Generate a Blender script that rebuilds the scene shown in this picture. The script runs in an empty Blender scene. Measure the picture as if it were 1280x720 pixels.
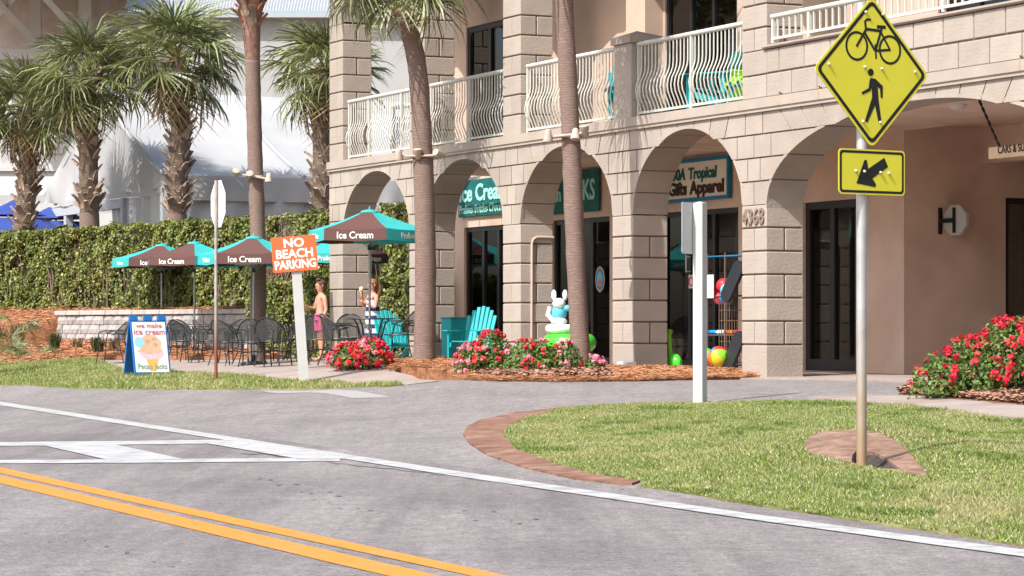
import bpy, bmesh, math, random
import numpy as np
from mathutils import Vector, Matrix
from mathutils.geometry import delaunay_2d_cdt
random.seed(7); rng = np.random.default_rng(11)
SC = bpy.context.scene
COL = SC.collection
R = math.radians
# ------------------------------------------------------------------ camera, sky, sun, exposure
H = 1.10                 # camera height over the road
F, YH = 3450.0, 413.0    # focal length and horizon row of the 1280 x 720 photograph
cam = bpy.data.cameras.new('camera'); camo = bpy.data.objects.new('camera', cam); COL.objects.link(camo)
cam.sensor_width = 36; cam.lens = 36 * F / 1280; cam.shift_y = (YH - 360) / 1280
cam.clip_start = .5; cam.clip_end = 3000
camo.location = (0, 0, H); camo.rotation_euler = (R(90), 0, 0)
SC.camera = camo
SUN_EL, SUN_AZ = R(49), R(222)
w = bpy.data.worlds.new('World'); SC.world = w; w.use_nodes = True
nt = w.node_tree; nt.nodes.clear()
sky = nt.nodes.new('ShaderNodeTexSky'); sky.sky_type = 'NISHITA'; sky.sun_disc = False
sky.sun_elevation = SUN_EL; sky.sun_rotation = SUN_AZ; sky.dust_density = 3.5; sky.ozone_density = .4
bg = nt.nodes.new('ShaderNodeBackground'); bg.inputs[1].default_value = .15
wo = nt.nodes.new('ShaderNodeOutputWorld')
nt.links.new(sky.outputs[0], bg.inputs[0]); nt.links.new(bg.outputs[0], wo.inputs[0])
sl = bpy.data.lights.new('sun', 'SUN'); sl.energy = 4.0; sl.angle = R(.5); sl.color = (1, .983, .955)
so = bpy.data.objects.new('sun', sl); COL.objects.link(so)
tosun = Vector((math.sin(SUN_AZ) * math.cos(SUN_EL), math.cos(SUN_AZ) * math.cos(SUN_EL), math.sin(SUN_EL)))
so.rotation_euler = tosun.to_track_quat('Z', 'Y').to_euler(); so.location = (-20, -20, 30)
SC.view_settings.view_transform = 'Standard'; SC.view_settings.look = 'None'
SC.view_settings.gamma = 1; SC.view_settings.use_curve_mapping = False
SC.view_settings.exposure = .71
# ------------------------------------------------------------------ materials
def mat(name, col, rough=.8, var=0., scale=6., bump=0., bscale=40., isl=0., objr=0., metal=0., spec=.3,
        col2=None, c2scale=2., c2lo=.45, c2hi=.65, trans=0., emit=0., transl=0.):
    m = bpy.data.materials.new(name); m.use_nodes = True
    n = m.node_tree.nodes; l = m.node_tree.links; b = n['Principled BSDF']
    b.inputs['Roughness'].default_value = rough; b.inputs['Metallic'].default_value = metal
    b.inputs['Specular IOR Level'].default_value = spec
    c = n.new('ShaderNodeRGB'); c.outputs[0].default_value = (*col, 1); cur = c.outputs[0]
    tc = n.new('ShaderNodeTexCoord')
    def noise(s, det=4):
        t = n.new('ShaderNodeTexNoise'); t.inputs['Scale'].default_value = s; t.inputs['Detail'].default_value = det
        l.new(tc.outputs['Object'], t.inputs['Vector']); return t
    if col2:
        t = noise(c2scale, 5); r = n.new('ShaderNodeMapRange')
        r.inputs[1].default_value = c2lo; r.inputs[2].default_value = c2hi
        l.new(t.outputs[0], r.inputs[0]); mx = n.new('ShaderNodeMix'); mx.data_type = 'RGBA'
        l.new(r.outputs[0], mx.inputs[0]); l.new(cur, mx.inputs[6]); mx.inputs[7].default_value = (*col2, 1); cur = mx.outputs[2]
    def scaleby(src, amt, cur):
        r = n.new('ShaderNodeMapRange'); r.inputs[3].default_value = 1 - amt; r.inputs[4].default_value = 1 + amt
        l.new(src, r.inputs[0]); mx = n.new('ShaderNodeMix'); mx.data_type = 'RGBA'; mx.blend_type = 'MULTIPLY'
        mx.inputs[0].default_value = 1; l.new(cur, mx.inputs[6]); l.new(r.outputs[0], mx.inputs[7]); return mx.outputs[2]
    if var:
        t = noise(scale, 6); r = n.new('ShaderNodeMapRange'); r.inputs[1].default_value = .3; r.inputs[2].default_value = .7
        l.new(t.outputs[0], r.inputs[0]); cur = scaleby(r.outputs[0], var, cur)
    if isl:
        g = n.new('ShaderNodeNewGeometry'); cur = scaleby(g.outputs['Random Per Island'], isl, cur)
    if objr:
        g = n.new('ShaderNodeObjectInfo'); cur = scaleby(g.outputs['Random'], objr, cur)
    l.new(cur, b.inputs['Base Color'])
    if bump:
        t = noise(bscale, 6); bp = n.new('ShaderNodeBump'); bp.inputs['Strength'].default_value = bump; bp.inputs['Distance'].default_value = .02
        l.new(t.outputs[0], bp.inputs['Height']); l.new(bp.outputs[0], b.inputs['Normal'])
    if emit:
        l.new(cur, b.inputs['Emission Color']); b.inputs['Emission Strength'].default_value = emit
    out = n['Material Output']
    if trans:
        tr = n.new('ShaderNodeBsdfTransparent'); ms = n.new('ShaderNodeMixShader'); ms.inputs[0].default_value = trans
        l.new(b.outputs[0], ms.inputs[1]); l.new(tr.outputs[0], ms.inputs[2]); l.new(ms.outputs[0], out.inputs[0])
    if transl:
        tr = n.new('ShaderNodeBsdfTranslucent'); l.new(cur, tr.inputs[0]); ms = n.new('ShaderNodeMixShader'); ms.inputs[0].default_value = transl
        l.new(b.outputs[0], ms.inputs[1]); l.new(tr.outputs[0], ms.inputs[2]); l.new(ms.outputs[0], out.inputs[0])
    return m
def glass(name, tint, gl):
    m = bpy.data.materials.new(name); m.use_nodes = True; n = m.node_tree.nodes; l = m.node_tree.links; n.remove(n['Principled BSDF'])
    tr = n.new('ShaderNodeBsdfTransparent'); tr.inputs[0].default_value = (*tint, 1)
    g = n.new('ShaderNodeBsdfGlossy'); g.inputs['Roughness'].default_value = .03
    f = n.new('ShaderNodeFresnel'); f.inputs[0].default_value = gl
    ms = n.new('ShaderNodeMixShader'); l.new(f.outputs[0], ms.inputs[0]); l.new(tr.outputs[0], ms.inputs[1]); l.new(g.outputs[0], ms.inputs[2])
    l.new(ms.outputs[0], n['Material Output'].inputs[0]); return m
def wave_mat(name, c1, c2, scale, rough, axis, objspace=True, bump=.3, dist=6.):
    m = mat(name, c1, rough, var=.18, scale=14); n = m.node_tree.nodes; l = m.node_tree.links; b = n['Principled BSDF']
    tc = n.new('ShaderNodeTexCoord'); wv = n.new('ShaderNodeTexWave'); wv.bands_direction = axis
    wv.inputs['Scale'].default_value = scale; wv.inputs['Distortion'].default_value = dist; wv.inputs['Detail'].default_value = 3
    l.new(tc.outputs['Object'], wv.inputs['Vector'])
    src = b.inputs['Base Color'].links[0].from_socket
    mx = n.new('ShaderNodeMix'); mx.data_type = 'RGBA'; l.new(wv.outputs[1], mx.inputs[0]); l.new(src, mx.inputs[6]); mx.inputs[7].default_value = (*c2, 1)
    l.new(mx.outputs[2], b.inputs['Base Color'])
    bp = n.new('ShaderNodeBump'); bp.inputs['Strength'].default_value = bump; l.new(wv.outputs[1], bp.inputs['Height']); l.new(bp.outputs[0], b.inputs['Normal'])
    return m
M = dict(
 stucco=mat('stucco', (.352, .302, .259), .9, var=.10, scale=1.7, bump=.35, bscale=26, objr=.07, col2=(.29, .243, .20), c2scale=.8, c2lo=.5, c2hi=.75),
 core=mat('joint_mortar', (.15, .098, .073), .95, bump=.3),
 smooth_wall=mat('painted_wall', (.50, .37, .29), .85, var=.06, scale=2, bump=.15, bscale=30),
 passage_bounce=mat('passage_bounce', (.72, .535, .43), .85, var=.07, scale=1.5, bump=.15, bscale=30, col2=(.60, .43, .34), c2scale=.8),  # lighter, warmer copy of the wall colour: bounce light painted into shaded walls
 trim=mat('trim_paint', (.36, .305, .26), .8, var=.08, scale=2.2, bump=.1, bscale=20, objr=.03),
 rust=mat('rust_stain', (.37, .27, .18), .9, var=.3, scale=9),
 rail=mat('railing_paint', (.50, .50, .45), .45, var=.05, scale=8),
 black=mat('black_frame', (.012, .012, .014), .35, spec=.5),
 glass=glass('window_glass', (.78, .82, .82), 1.7),
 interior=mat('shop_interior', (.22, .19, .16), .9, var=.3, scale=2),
 asphalt=mat('asphalt', (.290, .262, .252), .88, var=.16, scale=55, bump=.55, bscale=160, col2=(.245, .220, .213), c2scale=.35, c2lo=.42, c2hi=.62),
 asphalt2=mat('driveway_asphalt', (.285, .260, .250), .9, var=.18, scale=60, bump=.6, bscale=150, col2=(.245, .222, .213), c2scale=.6, c2lo=.45, c2hi=.68),
 white_paint=mat('road_paint_white', (.40, .40, .395), .7, var=.12, scale=30, bump=.3, bscale=120, col2=(.27, .26, .255), c2scale=4, c2lo=.46, c2hi=.66),
 worn_paint=mat('worn_road_paint', (.305, .285, .275), .8, var=.12, scale=40, bump=.4, bscale=120),
 yellow_paint=mat('road_paint_yellow', (.62, .212, .03), .7, var=.10, scale=30, bump=.3, bscale=120, col2=(.46, .22, .075), c2scale=4, c2lo=.5, c2hi=.72),
 concrete=mat('concrete', (.30, .25, .222), .9, var=.10, scale=5, bump=.3, bscale=60, col2=(.26, .205, .175), c2scale=1.1),
 soil=mat('sandy_soil', (.22, .15, .095), .95, var=.25, scale=8, bump=.6, bscale=30),
 grass_base=mat('turf', (.165, .175, .055), .95, var=.3, scale=3, bump=.8, bscale=50, col2=(.27, .225, .12), c2scale=1.3, c2lo=.5, c2hi=.72),
 grass=mat('grass_blade', (.18, .255, .042), .7, isl=.5, transl=.35, col2=(.36, .34, .14), c2scale=.9, c2lo=.44, c2hi=.68),
 weed=mat('weed_blade', (.15, .215, .045), .6, isl=.5, transl=.3),
 drygrass=mat('dry_grass_blade', (.50, .46, .27), .75, isl=.35, transl=.3),
 brick_red=mat('terracotta_concrete', (.185, .092, .062), .9, var=.35, scale=6, bump=.5, bscale=50, col2=(.235, .145, .105), c2scale=1.8),
 culvert=mat('stained_concrete', (.185, .108, .075), .95, var=.35, scale=10, bump=.7, bscale=40, col2=(.25, .16, .115), c2scale=3, c2lo=.42, c2hi=.66),
 straw_base=mat('straw_bed', (.28, .125, .062), .95, var=.35, scale=14, bump=.9, bscale=45),
 straw=mat('pine_straw', (.42, .205, .105), .85, isl=.5),
 mulch_base=mat('mulch_bed', (.20, .10, .065), .95, var=.4, scale=18, bump=.9, bscale=40),
 mulch=mat('mulch_chip', (.28, .15, .10), .9, isl=.5),
 hedge=mat('hedge_leaf', (.14, .165, .034), .42, isl=.75, transl=.25, spec=.45, col2=(.20, .19, .05), c2scale=1.2),
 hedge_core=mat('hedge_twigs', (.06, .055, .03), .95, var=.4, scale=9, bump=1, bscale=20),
 twig=mat('bare_twig', (.22, .16, .12), .9),
 leaf=mat('shrub_leaf', (.10, .165, .03), .5, isl=.5, transl=.25, spec=.35),
 flower_red=mat('petal_red', (.62, .02, .05), .6, isl=.3, transl=.2),
 flower_coral=mat('petal_coral', (.68, .06, .045), .6, isl=.35, transl=.2),
 flower_pink=mat('petal_pink', (.72, .24, .32), .6, isl=.35, transl=.2),
 palm=mat('palm_blade', (.185, .205, .08), .38, isl=.5, objr=.35, transl=.25, spec=.5),
 palm_dry=mat('dry_palm_blade', (.33, .245, .14), .75, isl=.4, objr=.25, transl=.2),
 petiole=mat('palm_stalk', (.22, .22, .07), .6, objr=.25),
 boot=mat('palm_boot', (.27, .20, .155), .9, var=.25, scale=9, bump=.6, bscale=30, objr=.4),
 boot_red=mat('fresh_palm_boot', (.26, .125, .085), .85, var=.25, scale=9, objr=.35),
 trunk_core=mat('palm_trunk_fibre', (.13, .095, .07), .95, var=.3, scale=12, bump=.8, bscale=30),
 trunk=wave_mat('ringed_palm_bark', (.215, .152, .126), (.150, .102, .083), 8.5, .9, 'Z', bump=.9, dist=9),
 trunk_top=mat('shaved_palm_bark', (.20, .115, .088), .9, var=.3, scale=10, bump=.7, bscale=25),
 teal=mat('teal_canvas', (.045, .44, .43), .75, var=.05, scale=3, transl=.22),
 brown=mat('brown_canvas', (.115, .055, .047), .75, var=.05, scale=3, transl=.12),
 navy=mat('navy_canvas', (.025, .05, .22), .7, var=.05, scale=3),
 text_white=mat('printed_white', (.75, .75, .72), .6),
 steel=mat('galvanised_steel', (.40, .42, .43), .42, metal=.75, var=.12, scale=7, col2=(.33, .21, .12), c2scale=2.2, c2lo=.6, c2hi=.72),
 alu=mat('bare_aluminium', (.58, .59, .59), .5, metal=.05, var=.06, scale=5),
 pole=mat('umbrella_pole', (.33, .34, .34), .4, metal=.6),
 fblack=mat('black_metal', (.022, .024, .026), .45, spec=.4),
 mesh=mat('black_wire_mesh', (.05, .052, .052), .6, trans=.38),
 seatm=mat('seat_mesh', (.10, .105, .11), .5, trans=.12),
 white_post=mat('white_painted_timber', (.45, .45, .44), .6, var=.05, scale=6, bump=.1, bscale=50, col2=(.44, .425, .39), c2scale=3, c2lo=.55, c2hi=.75),
 orange_sign=mat('orange_sign', (.78, .13, .04), .55, var=.03),
 yg=mat('yellow_green_sign', (.62, .58, .04), .45, var=.02),
 sign_black=mat('sign_black', (.012, .012, .012), .5),
 bolt=mat('bolt_head', (.6, .58, .52), .35, metal=.5),
 blue_plastic=mat('blue_plastic', (.012, .11, .36), .45),
 teal_plastic=mat('turquoise_plastic', (.012, .33, .35), .5, var=.05),
 poster=mat('poster_paper', (.60, .72, .70), .6, col2=(.74, .74, .66), c2scale=1.2),
 sign_green=mat('painted_sign_green', (.008, .12, .115), .6, var=.2, scale=5),
 sign_mint=mat('mint_letter', (.35, .72, .62), .6),
 sign_cream=mat('cream_board', (.85, .80, .68), .6, var=.05),
 sign_blue=mat('blue_sign_frame', (.012, .20, .36), .5),
 sign_teal=mat('teal_letter', (.008, .13, .12), .6),
 sign_brown=mat('brown_letter', (.045, .022, .015), .6),
 number=mat('number_plate_metal', (.20, .15, .12), .6),
 fabric=mat('tent_fabric', (.42, .42, .415), .6, var=.04, scale=1.5, transl=.12, col2=(.40, .40, .40), c2scale=.8),
 fabric_wall=mat('tent_side_panel', (.46, .475, .485), .6, var=.05, scale=1.3, transl=.12),
 white_wall=mat('white_siding', (.45, .45, .44), .75, var=.04, scale=2),
 grey_wall=mat('pale_grey_wall', (.36, .36, .355), .8, var=.03, scale=1),
 soffit=mat('timber_soffit', (.56, .49, .44), .85, var=.12, scale=3),
 roof_metal=mat('metal_roof', (.50, .52, .54), .4, metal=.3),
 gutter=mat('gutter_grey', (.36, .38, .40), .5),
 stone=mat('split_block', (.33, .31, .30), .95, var=.22, scale=7, bump=1, bscale=12, objr=.12),
 stone_cap=mat('block_cap', (.36, .335, .31), .95, var=.15, scale=8, bump=.6, bscale=25, objr=.08),
 skin=mat('skin', (.50, .25, .17), .55, var=.05, transl=0),
 hair_brown=mat('brown_hair', (.085, .045, .025), .7, var=.3, scale=30),
 hair_red=mat('auburn_hair', (.20, .09, .045), .7, var=.3, scale=30),
 pink_cloth=mat('pink_cloth', (.75, .12, .28), .8), navy_cloth=mat('navy_cloth', (.015, .035, .13), .85), white_cloth=mat('white_cloth', (.70, .70, .70), .85),
 cone=mat('waffle_cone', (.55, .33, .14), .8), cream=mat('ice_cream', (.80, .70, .50), .6),
 green_vinyl=mat('green_vinyl', (.06, .62, .03), .25, spec=.5), pink_vinyl=mat('pink_vinyl', (.75, .05, .10), .25, spec=.5),
 white_vinyl=mat('white_vinyl', (.72, .74, .74), .3, spec=.5), aqua_vinyl=mat('aqua_vinyl', (.10, .48, .60), .3, spec=.5),
 neon=mat('neon_red', (1., .06, .05), .5, emit=1.6), lamp_glass=mat('lamp_glass', (.6, .58, .54), .4),
 wood_sign=mat('wood_sign', (.55, .39, .25), .7, var=.1, scale=9),
 cardboard=mat('cardboard', (.42, .29, .15), .9),
 conduit=mat('painted_conduit', (.42, .34, .28), .6),
 red=mat('red_plastic', (.60, .03, .04), .4), blue=mat('blue_toy', (.02, .22, .55), .4), lime=mat('lime_toy', (.22, .60, .03), .4), yellow=mat('yellow_toy', (.75, .48, .03), .4), orange=mat('orange_toy', (.72, .18, .02), .45), purple=mat('purple_toy', (.22, .05, .36), .5),
 shelf=mat('rack_wire', (.13, .08, .06), .6),
 ice_tan=mat('printed_caramel', (.55, .36, .24), .7, var=.15, scale=14), ice_pink=mat('printed_pink', (.78, .42, .47), .7, var=.1, scale=14), ice_cone=mat('printed_cone', (.80, .36, .09), .7, var=.1, scale=20),
 p_red=mat('printed_rose', (.58, .14, .17), .7), p_green=mat('printed_green', (.24, .35, .24), .7), p_blue=mat('printed_blue', (.25, .52, .66), .7),
 dark=mat('dark_void', (.02, .018, .016), .9),
)
# ------------------------------------------------------------------ mesh helpers
class MB:
    def __init__(s): s.v = []; s.f = []
    def add(s, vs, fs):
        o = len(s.v); s.v += [tuple(p) for p in vs]; s.f += [tuple(i + o for i in q) for q in fs]; return s
    def box(s, x0, x1, y0, y1, z0, z1, T=None):
        P = [(x, y, z) for z in (z0, z1) for y in (y0, y1) for x in (x0, x1)]
        if T: P = [T @ Vector(p) for p in P]
        return s.add(P, [(0, 2, 3, 1), (4, 5, 7, 6), (0, 1, 5, 4), (2, 6, 7, 3), (0, 4, 6, 2), (1, 3, 7, 5)])
    def cbox(s, x0, x1, y0, y1, z0, z1, c=.012, T=None):
        X, Y, Z = (x0, x1), (y0, y1), (z0, z1); P = []; idx = {}
        for i in (0, 1):
            for j in (0, 1):
                for k in (0, 1):
                    sx, sy, sz = 1 - 2 * i, 1 - 2 * j, 1 - 2 * k
                    for a in range(3):
                        q = [X[i] + sx * c, Y[j] + sy * c, Z[k] + sz * c]; q[a] = (X[i], Y[j], Z[k])[a]
                        idx[i, j, k, a] = len(P); P.append(q)
        fs = []
        for a in range(3):
            b, d = (a + 1) % 3, (a + 2) % 3
            for e in (0, 1):
                def I(p, q, ax=a):
                    t = [0, 0, 0]; t[a] = e; t[b] = p; t[d] = q; return idx[t[0], t[1], t[2], ax]
                f = [I(0, 0), I(1, 0), I(1, 1), I(0, 1)]; fs.append(f if e else f[::-1])
        for a in range(3):
            b, d = (a + 1) % 3, (a + 2) % 3
            for p in (0, 1):
                for q in (0, 1):
                    def J(e, ax):
                        t = [0, 0, 0]; t[a] = e; t[b] = p; t[d] = q; return idx[t[0], t[1], t[2], ax]
                    fs.append([J(0, b), J(1, b), J(1, d), J(0, d)])
        for i in (0, 1):
            for j in (0, 1):
                for k in (0, 1): fs.append([idx[i, j, k, 0], idx[i, j, k, 1], idx[i, j, k, 2]])
        if T: P = [T @ Vector(p) for p in P]
        return s.add(P, fs)
    def prism(s, poly, t0, t1, fn):
        n = len(poly); P = [fn(a, b, t0) for a, b in poly] + [fn(a, b, t1) for a, b in poly]
        fs = [tuple(range(n)), tuple(range(2 * n - 1, n - 1, -1))] + [(i, i + n, (i + 1) % n + n, (i + 1) % n) for i in range(n)]
        return s.add(P, fs)
    def tube(s, path, rad, n=8, cap=True):
        path = [Vector(p) for p in path]; m = len(path)
        if not hasattr(rad, '__len__'): rad = [rad] * m
        P = []; ref = None
        for i in range(m):
            d = (path[min(i + 1, m - 1)] - path[max(i - 1, 0)])
            d = d.normalized() if d.length else Vector((0, 0, 1))
            if ref is None: ref = Vector((1, 0, 0)) if abs(d.x) < .9 else Vector((0, 1, 0))
            a = d.cross(ref).normalized(); b = d.cross(a).normalized(); ref = -b.cross(d).cross(d).normalized() if False else ref
            for k in range(n):
                t = 2 * math.pi * k / n; P.append(path[i] + (a * math.cos(t) + b * math.sin(t)) * rad[i])
        fs = [(i * n + k, i * n + (k + 1) % n, (i + 1) * n + (k + 1) % n, (i + 1) * n + k) for i in range(m - 1) for k in range(n)]
        if cap: fs += [tuple(range(n - 1, -1, -1)), tuple(range((m - 1) * n, m * n))]
        return s.add(P, fs)
    def lathe(s, prof, n=16, c=(0, 0, 0), T=None):
        P = []
        for r, z in prof:
            for k in range(n):
                t = 2 * math.pi * k / n; P.append((c[0] + r * math.cos(t), c[1] + r * math.sin(t), c[2] + z))
        if T: P = [T @ Vector(p) for p in P]
        m = len(prof); fs = [(i * n + k, i * n + (k + 1) % n, (i + 1) * n + (k + 1) % n, (i + 1) * n + k) for i in range(m - 1) for k in range(n)]
        fs += [tuple(range(n - 1, -1, -1)), tuple(range((m - 1) * n, m * n))]
        return s.add(P, fs)
    def ell(s, c, r, nu=12, nv=8, T=None):
        prof = [(max(.001, math.sin(math.pi * i / nv)), -math.cos(math.pi * i / nv)) for i in range(nv + 1)]
        mm = Matrix.Translation(c) @ Matrix.Diagonal((r[0], r[1], r[2], 1))
        if T: mm = T @ mm
        return s.lathe(prof, nu, T=mm)
    def torus(s, R0, r, n=20, m=8, T=None, a0=0, a1=2 * math.pi):
        P = []; full = abs(a1 - a0 - 2 * math.pi) < 1e-4; N = n if full else n + 1
        for i in range(N):
            t = a0 + (a1 - a0) * i / n
            for k in range(m):
                q = 2 * math.pi * k / m; rr = R0 + r * math.cos(q); P.append((rr * math.cos(t), rr * math.sin(t), r * math.sin(q)))
        if T: P = [T @ Vector(p) for p in P]
        fs = [(i * m + k, ((i + 1) % N) * m + k, ((i + 1) % N) * m + (k + 1) % m, i * m + (k + 1) % m) for i in range(n if full else N - 1) for k in range(m)]
        return s.add(P, fs)
    def mesh(s, name, m=None, smooth=False):
        me = bpy.data.meshes.new(name); me.from_pydata(s.v, [], s.f)
        if m: me.materials.append(M[m])
        bm = bmesh.new(); bm.from_mesh(me); bmesh.ops.recalc_face_normals(bm, faces=bm.faces); bm.to_mesh(me); bm.free()
        if smooth:
            me.polygons.foreach_set('use_smooth', [True] * len(me.polygons))
            try: me.set_sharp_from_angle(angle=R(38))
            except Exception: pass
        return me
    def build(s, name, m, parent=None, smooth=False, loc=None): return ob(name, s.mesh(name, m, smooth), parent, loc)
def ob(name, me, parent=None, loc=None):
    o = bpy.data.objects.new(name, me); COL.objects.link(o)
    if parent: o.parent = parent
    if loc: o.location = loc
    return o
def tag(o, label, cat, group=None):
    o['label'] = label; o['category'] = cat
    if group: o['group'] = group
    return o
def struct(o): o['kind'] = 'structure'; return o
def stuff(o, label=None, cat=None):
    o['kind'] = 'stuff'
    if label: o['label'] = label; o['category'] = cat
    return o
def thing(name, label, cat, loc=(0, 0, 0), rz=0, group=None):
    o = bpy.data.objects.new(name, None); COL.objects.link(o); o.empty_display_size = .3
    o.location = loc; o.rotation_euler = (0, 0, rz); return tag(o, label, cat, group)
def copy_tree(o, parent=None):
    c = o.copy(); COL.objects.link(c); c.parent = parent
    for ch in list(o.children): copy_tree(ch, c)
    return c
def fastmesh(name, verts, nper, m):
    """verts (n*nper,3) array, polygons of nper consecutive vertices"""
    verts = np.asarray(verts, dtype=np.float32).reshape(-1, 3); nv = len(verts); nf = nv // nper
    me = bpy.data.meshes.new(name); me.vertices.add(nv); me.vertices.foreach_set('co', verts.ravel())
    me.loops.add(nv); me.loops.foreach_set('vertex_index', np.arange(nv, dtype=np.int32))
    me.polygons.add(nf); me.polygons.foreach_set('loop_start', np.arange(0, nv, nper, dtype=np.int32)); me.polygons.foreach_set('loop_total', np.full(nf, nper, dtype=np.int32))
    me.materials.append(M[m]); me.update(calc_edges=True); return me
def text_mesh(s, size, m, extrude=.004, bold=0., align='CENTER', xs=1., shear=0., space=1.):
    cu = bpy.data.curves.new('t', 'FONT'); cu.body = s; cu.size = size; cu.extrude = extrude; cu.offset = bold
    cu.align_x = align; cu.align_y = 'CENTER'; cu.shear = shear; cu.resolution_u = 3; cu.space_character = space
    o = bpy.data.objects.new('t', cu); COL.objects.link(o)
    dg = bpy.context.evaluated_depsgraph_get(); me = bpy.data.meshes.new_from_object(o.evaluated_get(dg))
    bpy.data.objects.remove(o); me.materials.clear(); me.materials.append(M[m])
    if xs != 1: me.transform(Matrix.Diagonal((xs, 1, 1, 1)))
    return me
UP = Matrix.Rotation(R(90), 4, 'X')      # text in xz-plane, facing -y
def lettering(s, size, m, parent, x, y, z, name='lettering', rz=0, **k):
    me = text_mesh(s, size, m, **k); me.transform(UP)
    o = ob(name, me, parent, (x, y, z)); o.rotation_euler = (0, 0, rz); return o
def at(px, py, Z): return Vector(((px - 640) / F * Z, Z, H - (py - YH) * Z / F))
# ------------------------------------------------------------------ terrain
def eroad(x, y): return (x - 2.5) * .941 + (y - 13.5) * .339
def road_pt(e, t): return (2.5 + .941 * e - .339 * t, 13.5 + .339 * e + .941 * t)   # e across, t along the road
_cp = [at(*p) for p in [(1077, 588, 19.2), (875, 505, 29.6), (943, 473, 37.4), (778, 464, 41.1), (640, 458, 44.3), (515, 453, 47.9), (420, 450, 51.2),
       (1285, 505, 26.5), (1200, 477, 33), (100, 487, 45), (0, 484, 47), (-60, 482, 49), (400, 486, 41), (500, 483, 37), (185, 470, 48.5), (243, 453, 61), (461, 455, 47), (320, 456, 51.5), (60, 452, 59), (529, 452.5, 44.8), (727, 463, 39.4)]]
_cp = [(p.x, p.y, p.z) for p in _cp] + [(*road_pt(0, t), 0) for t in range(-10, 61, 7)] + [(*road_pt(-3, t), 0) for t in range(-10, 61, 14)] + [(8, 60, .5), (-2, 66, .5), (12, 45, .5), (11, 30, .5), (-14, 80, .5), (8, 18, .3), (0, 90, .5), (30, 60, .5), (20, 20, .4), (-30, 80, .3)]
_cp = np.array(_cp)
def _phi(r2): return r2 * np.log(r2 + 1e-9) * .5
_n = len(_cp); _d2 = ((_cp[:, None, :2] - _cp[None, :, :2]) ** 2).sum(-1)
_A = np.zeros((_n + 3, _n + 3)); _A[:_n, :_n] = _phi(_d2) + np.eye(_n) * .6; _A[:_n, _n] = 1; _A[:_n, _n + 1:] = _cp[:, :2]; _A[_n:, :_n] = _A[:_n, _n:].T
_W = np.linalg.solve(_A, np.concatenate([_cp[:, 2], np.zeros(3)]))
_ca, _cb, _cc = at(1160, 594, 18.5), at(1006, 555, 20.5), at(1070, 538, 21.0)
_cn = (_cb - _ca).cross(_cc - _ca); _cn = _cn if _cn.z > 0 else -_cn
CULV = at(1085, 558, 20.1); CMOUTH = at(1098, 580, 19.2)
def inside(poly, x, y):
    poly = np.array(poly); c = np.zeros(len(x), bool); n = len(poly)
    for i in range(n):
        x0, y0 = poly[i]; x1, y1 = poly[i - 1]
        if y0 == y1: continue
        m = ((y0 > y) != (y1 > y)) & (x < (x1 - x0) * (y - y0) / (y1 - y0) + x0); c ^= m
    return c
_o = Vector((0, 0, H))
def _onpl(px, py): d = at(px, py, 1.) - _o; p = _o + d * ((_ca - _o).dot(_cn) / d.dot(_cn)); return (p.x, p.y)
SLAB = [_onpl(*p) for p in [(1161, 596), (1146, 575), (1132, 560), (1116, 547.5), (1098, 540), (1080, 537), (1050, 536.4), (1028, 538.5), (1012, 544), (1004, 553), (1007, 563), (1016, 569), (1040, 574), (1062, 578.5), (1100, 586)]]
def g(x, y):
    x = np.asarray(x, float); y = np.asarray(y, float)
    r2 = (x[..., None] - _cp[:, 0]) ** 2 + (y[..., None] - _cp[:, 1]) ** 2
    z = _phi(r2) @ _W[:_n] + _W[_n] + x * _W[_n + 1] + y * _W[_n + 2]
    e = eroad(x, y); s = np.clip((e - .1) / 1.2, 0, 1); z = np.clip(z, 0, .62) * s * s * (3 - 2 * s)
    near = np.hypot(x - CULV.x, y - CULV.y) < 4.5
    if near.any():
        xn, yn, zn = x[near], y[near], z[near]; zp = _ca.z - ((xn - _ca.x) * _cn.x + (yn - _ca.y) * _cn.y) / _cn.z - .02
        ds = np.full(xn.shape, 9.); m_ = len(SLAB)
        for i_ in range(m_):
            ax, ay = SLAB[i_]; bx, by = SLAB[(i_ + 1) % m_]; dx, dy = bx - ax, by - ay; t = np.clip(((xn - ax) * dx + (yn - ay) * dy) / (dx * dx + dy * dy), 0, 1); ds = np.minimum(ds, np.hypot(xn - ax - t * dx, yn - ay - t * dy))
        ds = np.where(inside(SLAB, xn, yn), 0, ds); wgt = np.clip(1 - (ds - .05) / 1.1, 0, 1); wgt = wgt * wgt * (3 - 2 * wgt)
        z = z.copy(); z[near] = zn + (np.clip(zp, zn - .10, zn + .30) - zn) * wgt
    return z
def gz(x, y): return float(g(np.array([x]), np.array([y]))[0])
def gp(px, py):
    lo, hi = 8., 140.
    for _ in range(40):
        Z = (lo + hi) / 2
        if H - gz((px - 640) / F * Z, Z) > (py - YH) * Z / F: lo = Z
        else: hi = Z
    return ((px - 640) / F * lo, lo)
def gpx(px, Z):
    x = (px - 640) / F * Z; return Vector((x, Z, gz(x, Z)))
def dens(poly, step):
    out = []
    for i, a in enumerate(poly):
        b = poly[(i + 1) % len(poly)]; d = math.hypot(b[0] - a[0], b[1] - a[1]); k = max(1, int(d / step))
        out += [(a[0] + (b[0] - a[0]) * j / k, a[1] + (b[1] - a[1]) * j / k) for j in range(k)]
    return out
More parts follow.
